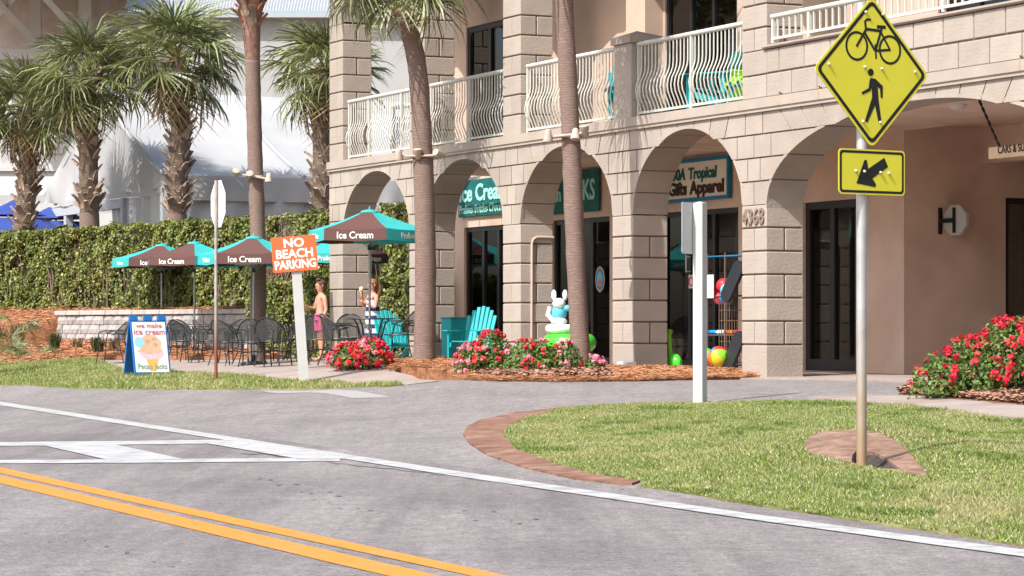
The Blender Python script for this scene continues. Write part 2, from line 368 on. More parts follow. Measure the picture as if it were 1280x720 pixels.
def sheet(name, poly, m, dz, step=.6, zfn=None, skirt=.2, wob=0., hole=None):
    poly = dens(poly, step)
    if wob: poly = [(x + random.gauss(0, wob), y + random.gauss(0, wob)) for x, y in poly]
    a = np.array(poly); xs = np.arange(a[:, 0].min(), a[:, 0].max(), step); ys = np.arange(a[:, 1].min(), a[:, 1].max(), step)
    X, Y = np.meshgrid(xs, ys); X = X.ravel() + .03; Y = Y.ravel() + .02; k = inside(poly, X, Y)
    n = len(poly); pts = [Vector(p) for p in poly] + [Vector((x, y)) for x, y in zip(X[k], Y[k])]
    vs, es, fs, *_ = delaunay_2d_cdt(pts, [(i, (i + 1) % n) for i in range(n)], [], 1, 1e-5)
    vx = np.array([v[0] for v in vs]); vy = np.array([v[1] for v in vs]); vz = (zfn or g)(vx, vy) + dz
    V = list(zip(vx, vy, vz)); Fc = [tuple(f) for f in fs]
    if hole: cx = np.array([vx[list(f)].mean() for f in Fc]); cy = np.array([vy[list(f)].mean() for f in Fc]); kk = inside(hole, cx, cy); Fc = [f for f, q in zip(Fc, kk) if not q]
    if skirt:
        cnt = {}
        for f in Fc:
            for i in range(len(f)):
                e = tuple(sorted((f[i], f[(i + 1) % len(f)]))); cnt[e] = cnt.get(e, 0) + 1
        mp = {}
        for (i, j), c in cnt.items():
            if c == 1:
                for q in (i, j):
                    if q not in mp: mp[q] = len(V); V.append((V[q][0], V[q][1], V[q][2] - skirt))
                Fc.append((i, j, mp[j], mp[i]))
    me = bpy.data.meshes.new(name); me.from_pydata([tuple(map(float, v)) for v in V], [], Fc); me.materials.append(M[m])
    bm = bmesh.new(); bm.from_mesh(me); bmesh.ops.recalc_face_normals(bm, faces=bm.faces)
    up = sum(f.normal.z for f in bm.faces)
    if up < 0: bmesh.ops.reverse_faces(bm, faces=bm.faces)
    bm.to_mesh(me); bm.free(); me.polygons.foreach_set('use_smooth', [True] * len(me.polygons))
    try: me.set_sharp_from_angle(angle=R(40))
    except Exception: pass
    return ob(name, me)
# road surface: wheel-track streaks along the road, aggregate grain, faint darker patches
def streak_mat(m, amount, rot):
    n = m.node_tree.nodes; l = m.node_tree.links; b = n['Principled BSDF']; tc = n.new('ShaderNodeTexCoord'); mp = n.new('ShaderNodeMapping'); mp.inputs['Rotation'].default_value = (0, 0, rot); mp.inputs['Scale'].default_value = (1.1, .07, 1)
    l.new(tc.outputs['Object'], mp.inputs[0]); src = b.inputs['Base Color'].links[0].from_socket
    for sc, lo, hi, amt, mapped in ((1.6, .35, .7, amount, True), (4.5, .35, .68, .16, False), (16, .32, .7, .34, False), (55, .3, .72, .42, False)):
        t = n.new('ShaderNodeTexNoise'); t.inputs['Scale'].default_value = sc; t.inputs['Detail'].default_value = 5; t.inputs['Roughness'].default_value = .65
        l.new(mp.outputs[0] if mapped else tc.outputs['Object'], t.inputs['Vector']); r = n.new('ShaderNodeMapRange'); r.inputs[1].default_value = lo; r.inputs[2].default_value = hi; r.inputs[3].default_value = 1 - amt; r.inputs[4].default_value = 1 + amt * .6
        l.new(t.outputs[0], r.inputs[0]); mx = n.new('ShaderNodeMix'); mx.data_type = 'RGBA'; mx.blend_type = 'MULTIPLY'; mx.inputs[0].default_value = 1; l.new(src, mx.inputs[6]); l.new(r.outputs[0], mx.inputs[7]); src = mx.outputs[2]
    l.new(src, b.inputs['Base Color'])
streak_mat(M['asphalt'], .30, R(-19.8)); streak_mat(M['asphalt2'], .12, R(40))
# ------------------------------------------------------------------ ground, road, markings
def PX(*pts): return [gp(*p) for p in pts]
nx, ny = 75, 80
gx = np.linspace(-60, 60, nx); gy = np.linspace(2, 170, ny); GX, GY = np.meshgrid(gx, gy); GZ = g(GX.ravel(), GY.ravel()) - .24
b = MB(); b.v = [tuple(map(float, p)) for p in zip(GX.ravel(), GY.ravel(), GZ)]
b.f = [(j * nx + i, j * nx + i + 1, (j + 1) * nx + i + 1, (j + 1) * nx + i) for j in range(ny - 1) for i in range(nx - 1)]
o = b.build('ground', 'soil'); struct(o)
b = MB(); b.add([(-900, -200, -.3), (900, -200, -.3), (900, 1500, -.3), (-900, 1500, -.3)], [(0, 1, 2, 3)]); struct(b.build('terrain', 'soil'))
struct(sheet('road', [road_pt(.35, -16), road_pt(.33, -2), road_pt(.36, 8), road_pt(.33, 20), road_pt(.34, 70), road_pt(-9, 70), road_pt(-9, -16)], 'asphalt', 0, 1.2))
drive = PX((-60, 505), (-60, 482), (0, 483), (100, 487), (200, 488), (400, 486.5), (480, 484.5), (505, 481), (545, 476), (620, 477.5), (700, 478), (800, 477), (930, 475), (1010, 475), (1142, 479), (1150, 500), (1060, 506), (860, 512), (700, 526), (660, 545), (700, 575), (820, 606))
drive += [road_pt(.28, 4.), road_pt(.22, 10), road_pt(.25, 18), road_pt(.2, 26), road_pt(.25, 36)]
struct(sheet('driveway', drive, 'asphalt2', .004, .4))
def strip(name, up, lo, m, dz, par=None):
    poly = PX(*up) + PX(*lo[::-1]); o = sheet(name, poly, m, dz, .7, skirt=0); o['kind'] = 'structure'; return o
strip('edge_line', [(-30, 498.5), (0, 502.6), (289, 546.6), (560, 588.0), (940, 643.5), (1173, 675), (1300, 691)], [(-30, 503), (0, 507), (289, 552), (560, 594.7), (940, 650.7), (1173, 683), (1300, 700)], 'white_paint', .007)
strip('yellow_line', [(-30, 577.6), (0, 584.6), (210, 630), (420, 674.8), (650, 724), (700, 735)], [(-30, 584.6), (0, 591.8), (210, 638.2), (420, 683.8), (650, 734), (700, 745)], 'yellow_paint', .004)
strip('yellow_line', [(-30, 588), (0, 595), (210, 643), (420, 691), (560, 723), (640, 742)], [(-30, 597), (0, 604.6), (210, 655), (420, 705.5), (540, 733), (620, 752)], 'yellow_paint', .004)
strip('crosswalk_line', [(-30, 553.4), (0, 553.2), (150, 551.8), (302, 550)], [(-30, 558.2), (0, 558), (150, 556.5), (302, 554.5)], 'white_paint', .0055)
strip('crosswalk_line', [(-30, 575.8), (0, 575.5), (200, 574.5), (425, 572.5)], [(-30, 580.4), (0, 580), (200, 579), (425, 577)], 'white_paint', .0055)
for q in ([(54, 557.5), (141, 556), (231, 575), (137, 576.2)], [(255, 554.4), (300, 552), (470, 574.5), (372, 574.2)]):
    struct(sheet('crosswalk_bar', PX(*q), 'white_paint', .0075, .7, skirt=0))
struct(sheet('worn_stop_line', PX((325, 489), (368, 489), (490, 497.5), (440, 498.5)), 'worn_paint', .009, .7, skirt=0))
# dark seam, patches and cracks of the road: small real sheets of sealed asphalt
M['tar'] = mat('sealed_crack', (.075, .072, .072), .7, var=.3, scale=30)
for x0, y0, n, dx, dy in [(690, 612, 9, 15, .9), (320, 600, 8, 14, 3.0), (30, 665, 9, 26, 5.5), (690, 585.5, 4, 8, 1), (380, 628, 6, 16, 3.2), (560, 640, 7, 18, 2.2)]:
    for i in range(n):
        x = x0 + i * dx + random.uniform(-6, 6); y = y0 + i * dy + random.uniform(-7, 7); L = random.uniform(3, 10); t = random.uniform(.25, .6)
        strip('tar_patch', [(x, y), (x + L * .5, y - t), (x + L, y)], [(x, y + .1), (x + L * .5, y + t), (x + L, y + .2)], 'tar', .003)
for q in ([(300, 566), (360, 571), (430, 580), (520, 589), (600, 600), (690, 612), (790, 628)],):
    up = []
    for (x0, y0), (x1, y1) in zip(q, q[1:]):
        up += [(x0 + (x1 - x0) * k / 6 + random.uniform(-2, 2), y0 + (y1 - y0) * k / 6 + random.uniform(-1.6, 1.6)) for k in range(6)]
    strip('road_crack', up, [(x, y + random.uniform(.35, .8)) for x, y in up], 'tar', .0085 if q[0][1] < 500 else .0032)
# paved patio, walk, apron
struct(sheet('patio', PX((52, 449.5), (150, 460.5), (260, 467), (340, 473.5), (430, 478), (510, 481.5), (548, 477), (515, 470), (492, 465), (500, 459)) + [(-2.0, 50), (-3, 58), (-9, 66), (-11.5, 64)], 'concrete', .012, .35))
struct(sheet('building_apron', PX((925, 474.5), (1010, 475.2), (1142, 479.5), (1290, 487), (1290, 465)) + [(7.2, 36.), (4.2, 39)], 'concrete', .02, .7))
struct(sheet('curved_walk', PX((1010, 500), (1080, 498), (1140, 498.5), (1205, 504), (1300, 513), (1300, 530), (1205, 519), (1140, 510), (1060, 505)), 'concrete', .035, .5))
# grass
isl_px = [(628, 545), (640, 531), (665, 521), (700, 513), (745, 507.5), (860, 504.5), (960, 502.5), (1060, 503.5), (1140, 509), (1205, 517.5), (1300, 528), (1300, 687), (1173, 667), (1000, 641), (880, 622), (800, 610), (808, 604), (740, 596), (690, 581), (645, 564)]
isl = PX(*isl_px); GI = sheet('grass_island', isl, 'grass_base', .014, .2, wob=.02, skirt=.06, hole=[(CULV.x + (a_ - CULV.x) * .9, CULV.y + (b_ - CULV.y) * .9) for a_, b_ in SLAB]); struct(GI)
brd = PX((579, 545), (583, 536), (600, 527), (640, 518.5), (700, 511), (760, 506.5), (745, 508.5), (700, 514), (665, 522), (640, 532), (628, 545), (645, 564), (690, 581), (740, 596), (800, 604), (790, 607.5), (770, 607), (720, 601), (660, 588), (610, 571), (587, 556))
struct(sheet('island_border', brd, 'brick_red', .022, .2, skirt=.05))
lg_px = [(-40, 452), (0, 455), (58, 452), (150, 461.5), (260, 468.5), (340, 474.5), (430, 478.8), (505, 482), (480, 484.5), (400, 486.5), (200, 488), (100, 487), (0, 483), (-40, 481)]
lg = PX(*lg_px); struct(sheet('grass_verge', lg, 'grass_base', .02, .4, wob=.02, skirt=.03))
def scatter(poly, n, zoff=0.):
    a = np.array(poly); x = []; y = []
    while sum(map(len, x)) < n:
        X = rng.uniform(a[:, 0].min(), a[:, 0].max(), n); Y = rng.uniform(a[:, 1].min(), a[:, 1].max(), n); k = inside(poly, X, Y); x.append(X[k]); y.append(Y[k])
    x = np.concatenate(x)[:n]; y = np.concatenate(y)[:n]; return x, y, g(x, y) + zoff
def blades(name, poly, n, hmin, hmax, wd, m, z0, label, lean=1.3, clump=None):
    x, y, z = scatter(poly, n, z0)
    if clump is not None: ok = (np.sin(x * 2.9 + 1.7 * np.sin(y * 1.1)) * np.sin(y * 1.9 + 1.3 * np.sin(x * 1.7)) + .35 * np.sin(x * 9 + y * 7)) > clump; x, y, z = x[ok], y[ok], z[ok]
    ok = ~inside(SLAB, x, y); x, y, z = x[ok], y[ok], z[ok]; n = len(x)
    h = rng.uniform(hmin, hmax, n) * (1 + .5 * np.sin(x * 3.1 + 2 * np.sin(y * 1.3)) * np.sin(y * 2.3)); t = rng.uniform(0, 6.283, n); ln = rng.uniform(.1, lean, n) * h; ta = rng.uniform(0, 6.283, n)
    c, s = np.cos(t) * wd, np.sin(t) * wd
    P = np.stack([np.stack([x - c, y - s, z], 1), np.stack([x + c, y + s, z], 1), np.stack([x + np.cos(ta) * ln, y + np.sin(ta) * ln, z + h], 1)], 1)
    return stuff(ob(name, fastmesh(name, P, 3, m)), label, 'grass')
blades('grass', isl, 260000, .010, .028, .0045, 'grass', .014, 'mown green grass of the island beside the road')
blades('dry_grass', isl, 80000, .012, .030, .0045, 'drygrass', .014, 'pale dry blades in the island grass')
blades('weed', isl, 150000, .015, .05, .007, 'weed', .014, 'darker weedy clumps in the island grass', 1.5, .85)
blades('grass', lg, 80000, .02, .055, .007, 'grass', .02, 'strip of green grass before the patio')
blades('dry_grass', lg, 14000, .03, .07, .007, 'drygrass', .02, 'dry blades in the grass strip before the patio')
# straw and mulch beds
def needles(name, poly, n, L, wd, m, z0, zr, label, zfn=None):
    x, y, z = scatter(poly, n)
    if zfn is not None: z = zfn(x, y)
    z = z + z0 + rng.uniform(0, zr, n); t = rng.uniform(0, 6.283, n); l = rng.uniform(.5, 1, n) * L; tl = rng.uniform(-.35, .5, n) * l * .5
    dx, dy = np.cos(t) * l / 2, np.sin(t) * l / 2; px, py = -np.sin(t) * wd, np.cos(t) * wd
    P = np.stack([np.stack([x - dx - px, y - dy - py, z - tl * .3], 1), np.stack([x - dx + px, y - dy + py, z - tl * .3 + wd], 1), np.stack([x + dx + px, y + dy + py, z + np.abs(tl)], 1), np.stack([x + dx - px, y + dy - py, z + np.abs(tl) - wd], 1)], 1)
    return stuff(ob(name, fastmesh(name, P, 4, m)), label, 'ground cover')
bedA = PX((488, 465), (500, 461), (530, 462), (565, 468)) + PX((585, 476), (625, 477), (700, 478), (800, 477), (940, 473.5), (935, 468.5), (850, 464)) + [(1.55, 40.4), (.1, 43.3), (-1.2, 46.5), (-2.2, 46.8)]
struct(sheet('straw_bed', bedA, 'straw_base', .022, .15, wob=.03))
bedE = [(sum(p[0] for p in bedA) / len(bedA) * -.02 + p[0] * 1.02, sum(p[1] for p in bedA) / len(bedA) * -.02 + p[1] * 1.02) for p in bedA]
needles('pine_straw', bedE, 46000, .17, .003, 'straw', .022, .05, 'orange pine straw in the bed along the arcade')
bedM = PX((590, 473), (625, 476.4), (700, 477), (765, 476.2), (760, 470), (640, 466))
needles('wood_mulch', bedM, 6000, .07, .012, 'mulch', .07, .04, 'dark wood mulch under the flower bushes')
bedR = PX((1122, 497.5), (1150, 499), (1205, 504), (1300, 513), (1300, 494), (1150, 486))
struct(sheet('mulch_bed', bedR, 'mulch_base', .04, .3, wob=.03))
needles('wood_mulch', bedR, 9000, .06, .010, 'mulch', .06, .05, 'reddish wood mulch under the red flower bush')
# terrace behind the low wall and the bank left of it
W0, W1 = at(72, 427, 66.5), at(345, 439, 59.0)         # foot of the retaining wall
WTOP = 1.585
def bankz(x, y):
    # signed distance to wall line, positive behind
    d = (W1 - W0); L = math.hypot(d.x, d.y); nxv, nyv = -d.y / L, d.x / L
    if nyv < 0: nxv, nyv = -nxv, -nyv
    q = (x - W0.x) * nxv + (y - W0.y) * nyv; s = ((x - W0.x) * d.x + (y - W0.y) * d.y) / L
    base = g(x, y); foot = np.interp(s, [-2, 0, L], [.95, .86, .62])
    t = np.clip((q + 3.0) / 3.0, 0, 1); z1 = base + (foot - base) * t
    t2 = np.clip((q + 3.6) / 4.4, 0, 1); z2 = base + (1.60 - base) * t2            # open bank to the left of the wall
    k = np.clip((s + .05) / .02, 0, 1)
    z = z2 * (1 - k) + z1 * k; z = np.where((q > .12) & (s > -.05), WTOP - .06, z)
    return np.maximum(z, base) + .04 * np.sin(x * 2.1) * np.sin(y * 1.7) * (1 - k)
dW = Vector((W1.x - W0.x, W1.y - W0.y)); LW = dW.length; dW /= LW; nW = Vector((-dW.y, dW.x)); nW = nW if nW.y > 0 else -nW
def wl(s, q): return (W0.x + dW.x * s + nW.x * q, W0.y + dW.y * s + nW.y * q)
bank_lo = [wl(-.03, .3), wl(-.03, -3.4), wl(-6, -4.2), wl(-6, 4.2), wl(-.03, 4.2)]
bank_fr = [wl(-.02, .1), wl(LW + 2, .1), wl(LW + 2, -1.6), wl(LW * .6, -1.9), wl(LW * .3, -2.6), wl(-.02, -3.3)]
terr = [wl(-.02, .2), wl(LW + 6, .2), wl(LW + 6, 4.2), wl(-.02, 4.2)]
struct(sheet('straw_bank', bank_lo, 'straw_base', .03, .35, zfn=bankz))
struct(sheet('straw_slope', bank_fr, 'straw_base', .025, .35, zfn=bankz))
struct(sheet('planting_terrace', terr, 'straw_base', 0, .8, zfn=lambda x, y: np.full(np.shape(x), WTOP - .03), skirt=.9))
needles('pine_straw', bank_lo, 16000, .18, .006, 'straw', .02, .06, 'orange pine straw on the bank left of the block wall', zfn=bankz)
needles('pine_straw', bank_fr, 12000, .18, .006, 'straw', .02, .06, 'orange pine straw at the foot of the block wall', zfn=bankz)
needles('pine_straw', [wl(-.02, .3), wl(LW + 2, .3), wl(LW + 2, 1.6), wl(-.02, 1.6)], 9000, .18, .006, 'straw', 0, .07, 'orange pine straw between wall cap and hedge', zfn=lambda x, y: np.full(np.shape(x), WTOP - .03))
M['pipe_shade'] = mat('shaded_pipe', (.045, .036, .03), .95, var=.4, scale=8)  # near-black colour paints in the shade inside the pipe
# low split-block wall: every block a piece
rw = thing('retaining_wall', 'low grey split-face block wall with flat cap below the hedge', 'wall', (W0.x, W0.y, .55), math.atan2(dW.y, dW.x))
def rough_block(L, hh, D):
    b = MB(); n, k = 5, 3; P = []; 
    for j in range(k):
        for i in range(n):
            ed = i in (0, n - 1) or j in (0, k - 1); P.append((L * i / (n - 1), -(0.0 if ed else random.uniform(.015, .06)), hh * j / (k - 1)))
    fs = [(j * n + i, j * n + i + 1, (j + 1) * n + i + 1, (j + 1) * n + i) for j in range(k - 1) for i in range(n - 1)]
    b.add(P, fs); b.box(0, L, .002, D, 0, hh); return b.mesh('block', 'stone')
rb = [rough_block(.43, .205, .25) for _ in range(6)]; rh = [rough_block(.215, .205, .25) for _ in range(3)]
for r in range(5):
    s = -.0; half = r % 2; z = WTOP - .13 - .55 - .215 * (r + 1)
    while s < LW + .3:
        k = rh if (half and s < .1) else rb; L = .215 if k is rh else .43
        o = ob('block', random.choice(k), rw, (s + .004, random.uniform(-.015, .015) , z)); s += L + .012
s = -.08
capm = MB().cbox(0, .60, -.05, .28, 0, .11, .012).mesh('cap_stone', 'stone_cap')
while s < LW + .3: ob('cap_stone', capm, rw, (s, random.uniform(-.006, .006), WTOP - .55 - .13 + .006)); s += .61
MB().box(-.0, LW + .3, .26, .32, -.3, WTOP - .56 - .04).build('backing', 'stone', rw)
# culvert end: sloped concrete slab with the pipe mouth
cp = [_ca, _cb, _cc]
cn = (cp[1] - cp[0]).cross(cp[2] - cp[0]).normalized(); cn = cn if cn.z > 0 else -cn
def onpl(px, py):
    d = at(px, py, 1.) - Vector((0, 0, H)); o = Vector((0, 0, H)); return o + d * ((cp[0] - o).dot(cn) / d.dot(cn))
cul = thing('culvert_end', 'reddish concrete culvert end with dark pipe mouth sunk in the grass', 'culvert', gpx(1085, 20.8))
outer = [(1160, 594), (1146, 576), (1132, 561), (1116, 548.5), (1098, 541), (1080, 538), (1050, 537.4), (1028, 539.5), (1013, 545), (1006, 553), (1008, 562), (1016, 568), (1040, 573), (1062, 577.5)]
inner = [(1064, 577.8), (1065.5, 569), (1070, 563.5), (1080, 562.6), (1092, 565), (1104, 571), (1116, 579), (1127, 587), (1135, 592)]
ring = outer + inner
top = [onpl(*p) - cul.location for p in ring]; b = MB(); n = len(top)
b.add(top + [p - cn * .16 for p in top], [tuple(range(n)), tuple(range(2 * n - 1, n - 1, -1))] + [(i, i + n, (i + 1) % n + n, (i + 1) % n) for i in range(n)])
b.build('apron_slab', 'culvert', cul)
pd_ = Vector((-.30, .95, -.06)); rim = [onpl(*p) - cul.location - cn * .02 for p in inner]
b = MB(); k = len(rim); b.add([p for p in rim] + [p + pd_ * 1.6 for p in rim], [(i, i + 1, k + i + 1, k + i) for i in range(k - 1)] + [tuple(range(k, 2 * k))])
b.build('pipe', 'pipe_shade', cul)
# ------------------------------------------------------------------ the arcade building
AL = math.atan2(3450, 1640); ca, sa = math.cos(AL), math.sin(AL); DP = 19.03; ZB = .44
def t_at(px, v=0): return (DP + v) / ((px - 640) / F * sa + ca)
def u_at(px, v=0): t = t_at(px, v); return (px - 640) / F * t * ca - t * sa
U0 = u_at(927.3)
def uz(px, py, v=0): return u_at(px, v) - U0, H - (py - YH) * t_at(px, v) / F - ZB
def bw(u, v, z=0.): u += U0; v += DP; return Vector((u * ca + v * sa, -u * sa + v * ca, z))     # building frame -> world
BL = thing('arcade_building', 'beige stuccoed block building with arched arcade and upper balconies', 'building', bw(0, 0, ZB), -AL)
BAY, PW, PD = 3.83, .65, .583
def zl(n): return 2.803 + .316 * n - ZB                  # course lines of the facade
PIERS = [-4 * BAY + .07, -3 * BAY, -2 * BAY, -BAY, 0., 7.65]
GAP = .022; PR = .018
_mc = {}
def blk(par, x0, x1, y0, y1, z0, z1, m='stucco', c=.010, name='block'):
    k = (round(x1 - x0, 3), round(y1 - y0, 3), round(z1 - z0, 3), m, c)
    if k not in _mc: _mc[k] = MB().cbox(0, x1 - x0, 0, y1 - y0, 0, z1 - z0, c).mesh(name, m)
    return ob(name, _mc[k], par, (x0, y0, z0))
def pier(u, z0, lines, d=PD, first_full=True, w=PW):
    """pier of alternating one-piece and four-piece courses round a recessed core"""
    p = ob('pier', MB().box(u + PR, u + w - PR, PR, d - PR, z0, lines[-1]).mesh('pier', 'core'), BL)
    zz = [z0] + lines; full = first_full
    for a, b_ in zip(zz, zz[1:]):
        a2, b2 = a + (GAP / 2 if a > z0 else 0), b_ - GAP / 2
        if full: blk(p, u, u + w, 0, d, a2, b2)
        else:
            for x0, x1 in ((u, u + w / 2 - GAP / 2), (u + w / 2 + GAP / 2, u + w)):
                for y0, y1 in ((0, d / 2 - GAP / 2), (d / 2 + GAP / 2, d)): blk(p, x0, x1, y0, y1, a2, b2)
        full = not full
    return p
LOW = [zl(n) for n in range(-6, 1)]
for u in PIERS: pier(u, -.25, LOW)
class Arch:
    def __init__(s, u0, u1, zs, b, n=2.): s.u0, s.u1, s.zs, s.b, s.n = u0, u1, zs, b, n; s.c = (u0 + u1) / 2; s.a = (u1 - u0) / 2
    def z(s, u):
        x = abs(u - s.c) / s.a
        return -9 if x >= 1 else s.zs + s.b * (1 - x ** s.n) ** (1 / s.n)
    def pt(s, t):                                        # t 0..pi from left spring to right spring
        co, si = -math.cos(t), math.sin(t); e = 2 / s.n
        return s.c + s.a * math.copysign(abs(co) ** e, co), s.zs + s.b * abs(si) ** e
def spandrels(archs, piers, lines, zr, zbot):
    """coursed blocks of the wall above the piers, cut by the arches"""
    wall = ob('spandrel_wall', MB().box(0, .01, 0, .01, 0, .01).mesh('spandrel_wall', 'core'), BL)
    uL, uR = piers[0], piers[-1] + PW
    def az(u): return max([a.z(u) for a in archs] + [-9])
    # recessed backing
    us = np.arange(uL + PR, uR - PR + 1e-6, .04); b = MB(); top = lines[-1]
    for a, c in zip(us, us[1:]):
        za, zc = max(az(a), lines[0]) + PR, max(az(c), lines[0]) + PR
        if min(za, zc) < top: b.add([(a, PR, za), (c, PR, zc), (c, PR, top), (a, PR, top), (a, PD - PR, za), (c, PD - PR, zc), (c, PD - PR, top), (a, PD - PR, top)], [(0, 1, 2, 3), (4, 7, 6, 5), (0, 4, 5, 1)])
    wall.data = b.mesh('spandrel_wall', 'core')
    for r in range(len(lines) - 1):
        z0, z1 = lines[r], lines[r + 1]; js = []
        for i, p in enumerate(piers):
            c = p + PW / 2; lim = [a for a in archs]
            off = {0: [0], 1: [-.165, .165], 2: [-.45, 0, .45], 3: [-.68, -.23, .23, .68]}[min(r, 3)]
            js += [c + o_ for o_ in off]
        if r >= 3 - 0:
            for a in archs:
                lo, hi = a.u0 - PW / 2 + .68, a.u1 + PW / 2 - .68; k = max(2, round((hi - lo) / .52))
                js += [lo + (hi - lo) * i / k for i in range(1, k)]
        js = sorted(set([uL] + [j for j in js if uL < j < uR] + [uR]))
        # split rows where the arch interrupts
        for j0, j1 in zip(js, js[1:]):
            e0 = GAP / 2 if j0 > uL else 0; e1 = GAP / 2 if j1 < uR else 0
            def lean(j):                                     # joints over a crown lean towards its centre
                for a in archs:
                    if a.u0 < j < a.u1 and r >= 3: return (a.c - j) * .10
                return 0.
            l0, l1 = lean(j0), lean(j1); n = max(6, int((j1 - j0) / .035)); segs = []; cur = []
            for i in range(n + 1):
                u = j0 + e0 + (j1 - e1 - j0 - e0) * i / n; zz = az(u)
                lo = max(z0 + (GAP / 2 if r else 0), zz)
                if lo < z1 - GAP / 2 - .012: cur.append((u, lo))
                else:
                    if len(cur) > 1: segs.append(cur)
                    cur = []
            if len(cur) > 1: segs.append(cur)
            for sg in segs:
                if sg[-1][0] - sg[0][0] < .03: continue
                zt = z1 - GAP / 2; h_ = zt - z0
                def sh(u, z):
                    f = (u - j0) / (j1 - j0); return u + (l0 * (1 - f) + l1 * f) * (zt - z) / h_ if r >= 3 else u
                low = [(sh(u, z), z) for u, z in sg]
                poly = low + [(sg[-1][0], zt), (sg[0][0], zt)]
                bb = MB().prism(poly, 0, .05, lambda a_, b_, t: (a_, t, b_)); bb.build('block', 'stucco', wall)
    # back face plain
    for a in archs:
        # soffit of the arch in separate stones, joints on the course lines
        ts = [0]; zs_ = [z for z in lines[1:] if a.zs < z < a.zs + a.b - .1]
        N = 400; prev = a.pt(0)[1]
        for i in range(1, N // 2):
            zz = a.pt(math.pi * i / N)[1]
            for z in zs_:
                if prev < z <= zz: ts.append(math.pi * i / N)
            prev = zz
        ts += [math.pi * .405]; ts = ts + [math.pi - t for t in ts[::-1]]; ts = sorted(set(ts))
        for t0, t1 in zip(ts, ts[1:]):
            n = max(3, int((t1 - t0) / .09)); d_ = .008
            pts = [a.pt(t0 + d_ + (t1 - t0 - 2 * d_) * i / n) for i in range(n + 1)]
            outp = []
            for (u, z) in pts:
                dx, dz_ = u - a.c, (z - a.zs) * (a.a / a.b) ** 2; L_ = math.hypot(dx, dz_) or 1; outp.append((u + dx / L_ * .05, z + dz_ / L_ * .05))
            MB().prism(pts + outp[::-1], .004, PD, lambda a_, b_, t: (a_, t, b_)).build('soffit_stone', 'stucco', wall)
    return wall
A_low = [Arch(PIERS[i] + PW, PIERS[i + 1], zl(0), 1.155) for i in range(4)] + [Arch(PIERS[4] + PW, PIERS[5], zl(0) - .07, 1.195, 2.2)]
spandrels(A_low, PIERS, [zl(0), zl(1), zl(2), zl(3), 4.06 - ZB], 0, 0)
# band course
BT = 4.231 - ZB; BB = 4.049 - ZB
for i, (p, q) in enumerate(zip(PIERS, PIERS[1:])):
    for k in range(2):
        a = p + (q - p) * k / 2 - (.02 if i == 0 and k == 0 else 0); c = p + (q - p) * (k + 1) / 2 + (.65 if i == 4 and k == 1 else 0)
        b = MB(); b.prism([(-.055, BB + .05), (-.035, BB + .03), (-.035, BB), (.5, BB), (.5, BT), (-.055, BT)], a + .002, c - .002, lambda a_, b_, t: (t, a_, b_)); b.build('band_course', 'trim', BL)
# rust streaks below small hooks over the band
for px in (969.5, 1019, 1270):
    u, z = uz(px, 127 if px < 1000 else (120 if px < 1100 else 74), -.1)
    MB().box(u - .022, u + .022, -.0585, -.055, BT - .13, BT - .005).build('rust_streak', 'rust', BL)
    MB().tube([(u, .02, BT + .02), (u, -.03, BT + .025), (u, -.045, BT + .045)], .012, 6).build('hook', 'shelf', BL)
# parapet over the wide bay: two courses, ledge, rail
pw_ = ob('parapet', MB().box(.65 - .02, 8.3, PR, .3, BT, 4.885 - ZB).mesh('parapet', 'core'), BL)
for r, (z0, z1) in enumerate(((4.231, 4.555), (4.555, 4.885))):
    u = PIERS[4] + (.33 if r else 0.); first = True
    js = [0.0] + [.33 + .64 * i + (.32 if r == 0 else 0) for i in range(14)]
    js = [j for j in js if j < 8.3] + [8.3]
    if r == 1: js = [.65] + [j for j in js if j > .7]
    for a, c in zip(js, js[1:]): blk(pw_, a + GAP / 2, c - GAP / 2, 0, .06, z0 - ZB + GAP / 2, z1 - ZB - GAP / 2)
MB().prism([(-.05, 4.93), (-.05, 4.905), (-.02, 4.887), (.3, 4.887), (.3, 4.93)], .60, 8.3, lambda a_, b_, t: (t, a_, b_ - ZB)).build('ledge', 'trim', BL)
# upper piers
UPL = [4.555 - ZB + .316 * i for i in range(0, 8)]
for i in (0, 1, 2, 4): 
    z0 = BT if i != 4 else 4.885 - ZB
    ln = [z for z in UPL if z > z0 + .05]
    pier(PIERS[i], z0, ln, first_full=(i != 4))
blk(BL, 0, PW, 0, PD, 4.56 - ZB, 4.877 - ZB)
ZS2 = UPL[-1]
A_up = [Arch(PIERS[0] + PW, PIERS[1], ZS2 + .02, 1.135), Arch(PIERS[1] + PW, PIERS[2], ZS2 + .02, 1.135), Arch(PIERS[2] + PW, PIERS[4], ZS2 + .02, 1.19, 2.3)]
spandrels(A_up, [PIERS[0], PIERS[1], PIERS[2], PIERS[4]], [ZS2 + .316 * i for i in range(4)] + [ZS2 + 1.27], 0, 0)
MB().box(PIERS[0] - .1, 8.4, -.1, 8, ZS2 + 1.27, ZS2 + 1.75).build('cornice', 'trim', BL)
# low pillar with cap between the two right balconies
lp = MB().box(PIERS[3] + .02, PIERS[3] + .57, .02, .5, BT, 5.34 - ZB).build('pillar', 'stucco', BL)
b = MB(); x0, x1 = PIERS[3] - .02, PIERS[3] + .61; b.box(x0, x1, -.02, .54, 5.345 - ZB, 5.45 - ZB)
b.add([(x0, -.02, 5.45 - ZB), (x1, -.02, 5.45 - ZB), (x1, .54, 5.45 - ZB), (x0, .54, 5.45 - ZB), ((x0 + x1) / 2, .26, 5.55 - ZB)], [(0, 1, 4), (1, 2, 4), (2, 3, 4), (3, 0, 4)]); b.build('pillar_cap', 'stucco', lp)
